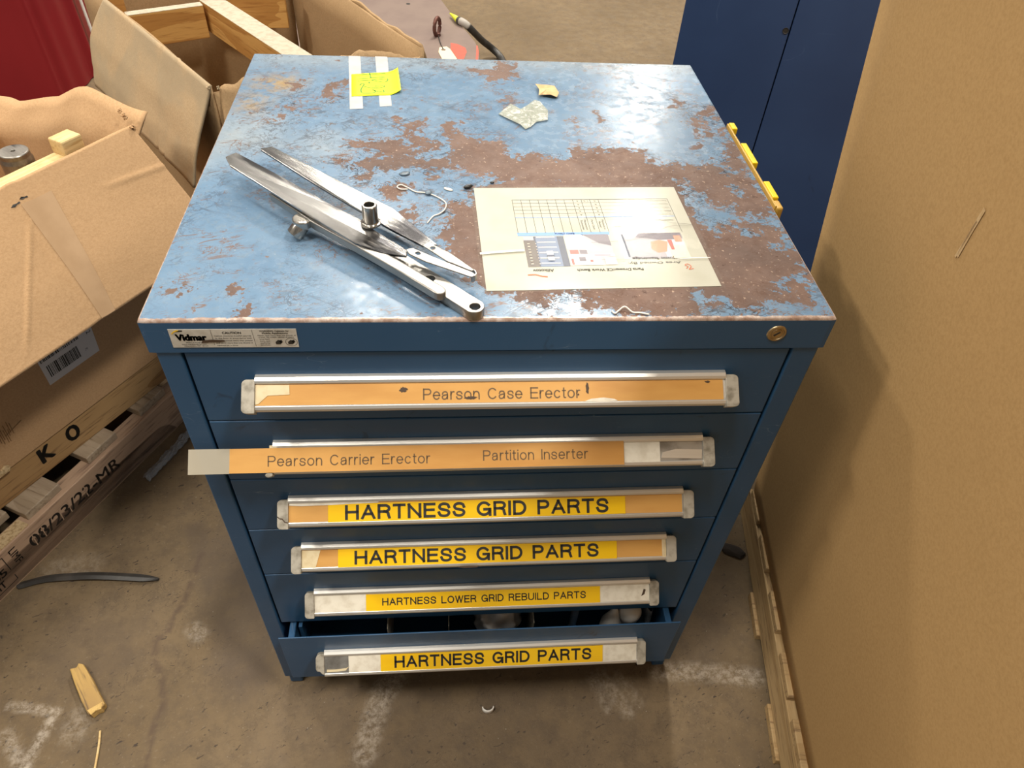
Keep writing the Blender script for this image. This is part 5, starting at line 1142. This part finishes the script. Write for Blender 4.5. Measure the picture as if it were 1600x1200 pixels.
# ------------------------------------------------------------------ things on the floor
ws = thing('wood_offcut', 'short broken wood offcut lying on the bare floor at lower left', 'offcut', (-0.367, 0.004, 0), math.atan2(-0.088, 0.066))
b = NB(); n = 12; rr = random.Random(8)
for i in range(n):
    pass
def off_fn(u, v):
    x = -0.055+0.112*u; return x
P = [(-0.056, -0.011), (-0.050, 0.000), (-0.057, 0.006), (-0.048, 0.0125), (-0.01, 0.0150), (0.030, 0.0155), (0.052, 0.0165), (0.056, 0.010), (0.053, 0.003), (0.057, -0.006), (0.053, -0.014), (0.02, -0.0150), (-0.02, -0.0135)]
prism(b, P, 0.0, 0.018); part('offcut_block', b, wood('offcut_wood', (0.50, 0.32, 0.10), (0.33, 0.20, 0.075), (0.14, 0.085, 0.045), rings=7, grime=(0.16, 0.11, 0.07)), ws, bevel=0.0025)
part('split_end', prism(NB(), [(0.045, -0.0125), (0.0575, -0.010), (0.0555, 0.0), (0.0585, 0.008), (0.047, 0.0145)], 0.002, 0.0186), plain('raw_split_wood', (0.62, 0.42, 0.15), 0.85, 0, (0.45, 0.28, 0.09), 200, bump=0.6), ws)
b = NB(); SP = catmull([(-0.582, 0.2315, 0.003), (-0.570, 0.2345, 0.003), (-0.53, 0.2455, 0.004), (-0.47, 0.247, 0.008), (-0.42, 0.246, 0.009), (-0.36, 0.242, 0.007), (-0.297, 0.237, 0.003)], 6)
for i, p in enumerate(SP): pass
rail = []
for (dy, dz) in ((-0.0085, 0.0), (-0.0085, 0.0012), (-0.001, 0.0040), (0.001, 0.0040), (0.0085, 0.0012), (0.0085, 0.0)):
    rail.append([b.verts.new((p.x, p.y+dy*min(1, 0.35+0.15*i, 0.30+0.2*(len(SP)-1-i)), p.z+dz)) for i, p in enumerate(SP)])
for k in range(6):
    for i in range(len(SP)-1): b.faces.new((rail[k][i], rail[(k+1) % 6][i], rail[(k+1) % 6][i+1], rail[k][i+1]))
st = part('plastic_strap', b, BLACKRUB, smooth=False); props(st, 'flat black plastic strap on the floor sticking out from under the left pallet', 'strap')
cord('wood_sliver', [(-0.322, -0.072, 0.003), (-0.316, -0.10, 0.003), (-0.309, -0.150, 0.003), (-0.300, -0.20, 0.003)], 0.0022, PINE, 'thin pale wood sliver on the floor at the bottom edge', 'sliver')
b = NB(); grid(b, lambda u, v: Vector((0.0105*math.cos(PI+PI*u), 0.0085*math.sin(PI+PI*u)+0.004, 0.001+0.012*v)), 10, 3); b.transform(T3(0.3915, -0.070, 0.0)); o = part('plastic_clip', b, WHITEPL, solid=0.0022, smooth=True); props(o, 'small white plastic clip on the floor in front of the cabinet', 'clip')
b = NB(); bmesh.ops.create_icosphere(b, subdivisions=2, radius=1)
for v in b.verts: v.co = Vector((v.co.x*0.030*(1+0.4*mn.noise(v.co*2)), v.co.y*0.016*(1+0.4*mn.noise(v.co*3)), max(0, (v.co.z+0.3)*0.008)))
b.transform(T3(0.972, 0.262, 0.0005) @ Matrix.Rotation(-0.5, 4, 'Z')); o = part('dark_debris', b, plain('dark_dirt', (0.03, 0.022, 0.017), 0.8)); props(o, 'dark lump of debris on the floor against the right-hand pallet', 'debris')
b = NB(); grid(b, lambda u, v: Vector((-0.404+0.080*u+0.020*v, 0.508+0.17*u-0.012*v, 0.003+0.014*math.sin(PI*v)*(0.2+1.2*abs(mn.noise(Vector((u*7, v*3, 0)))))+0.018*abs(mn.noise(Vector((u*14, v*6, 4)))))), 24, 10)
o = part('plastic_wrap', b, PLASTICBAG, smooth=True, solid=0.0005); props(o, 'crumpled clear plastic wrap on the floor beside the left pallet', 'wrap')
for k, (x, y, a, l) in enumerate(((-0.245, 0.045, 0.7, 0.010), (-0.255, 0.028, 1.2, 0.009), (-0.168, 0.015, 0.9, 0.02), (-0.28, -0.07, 1.3, 0.012))): pass
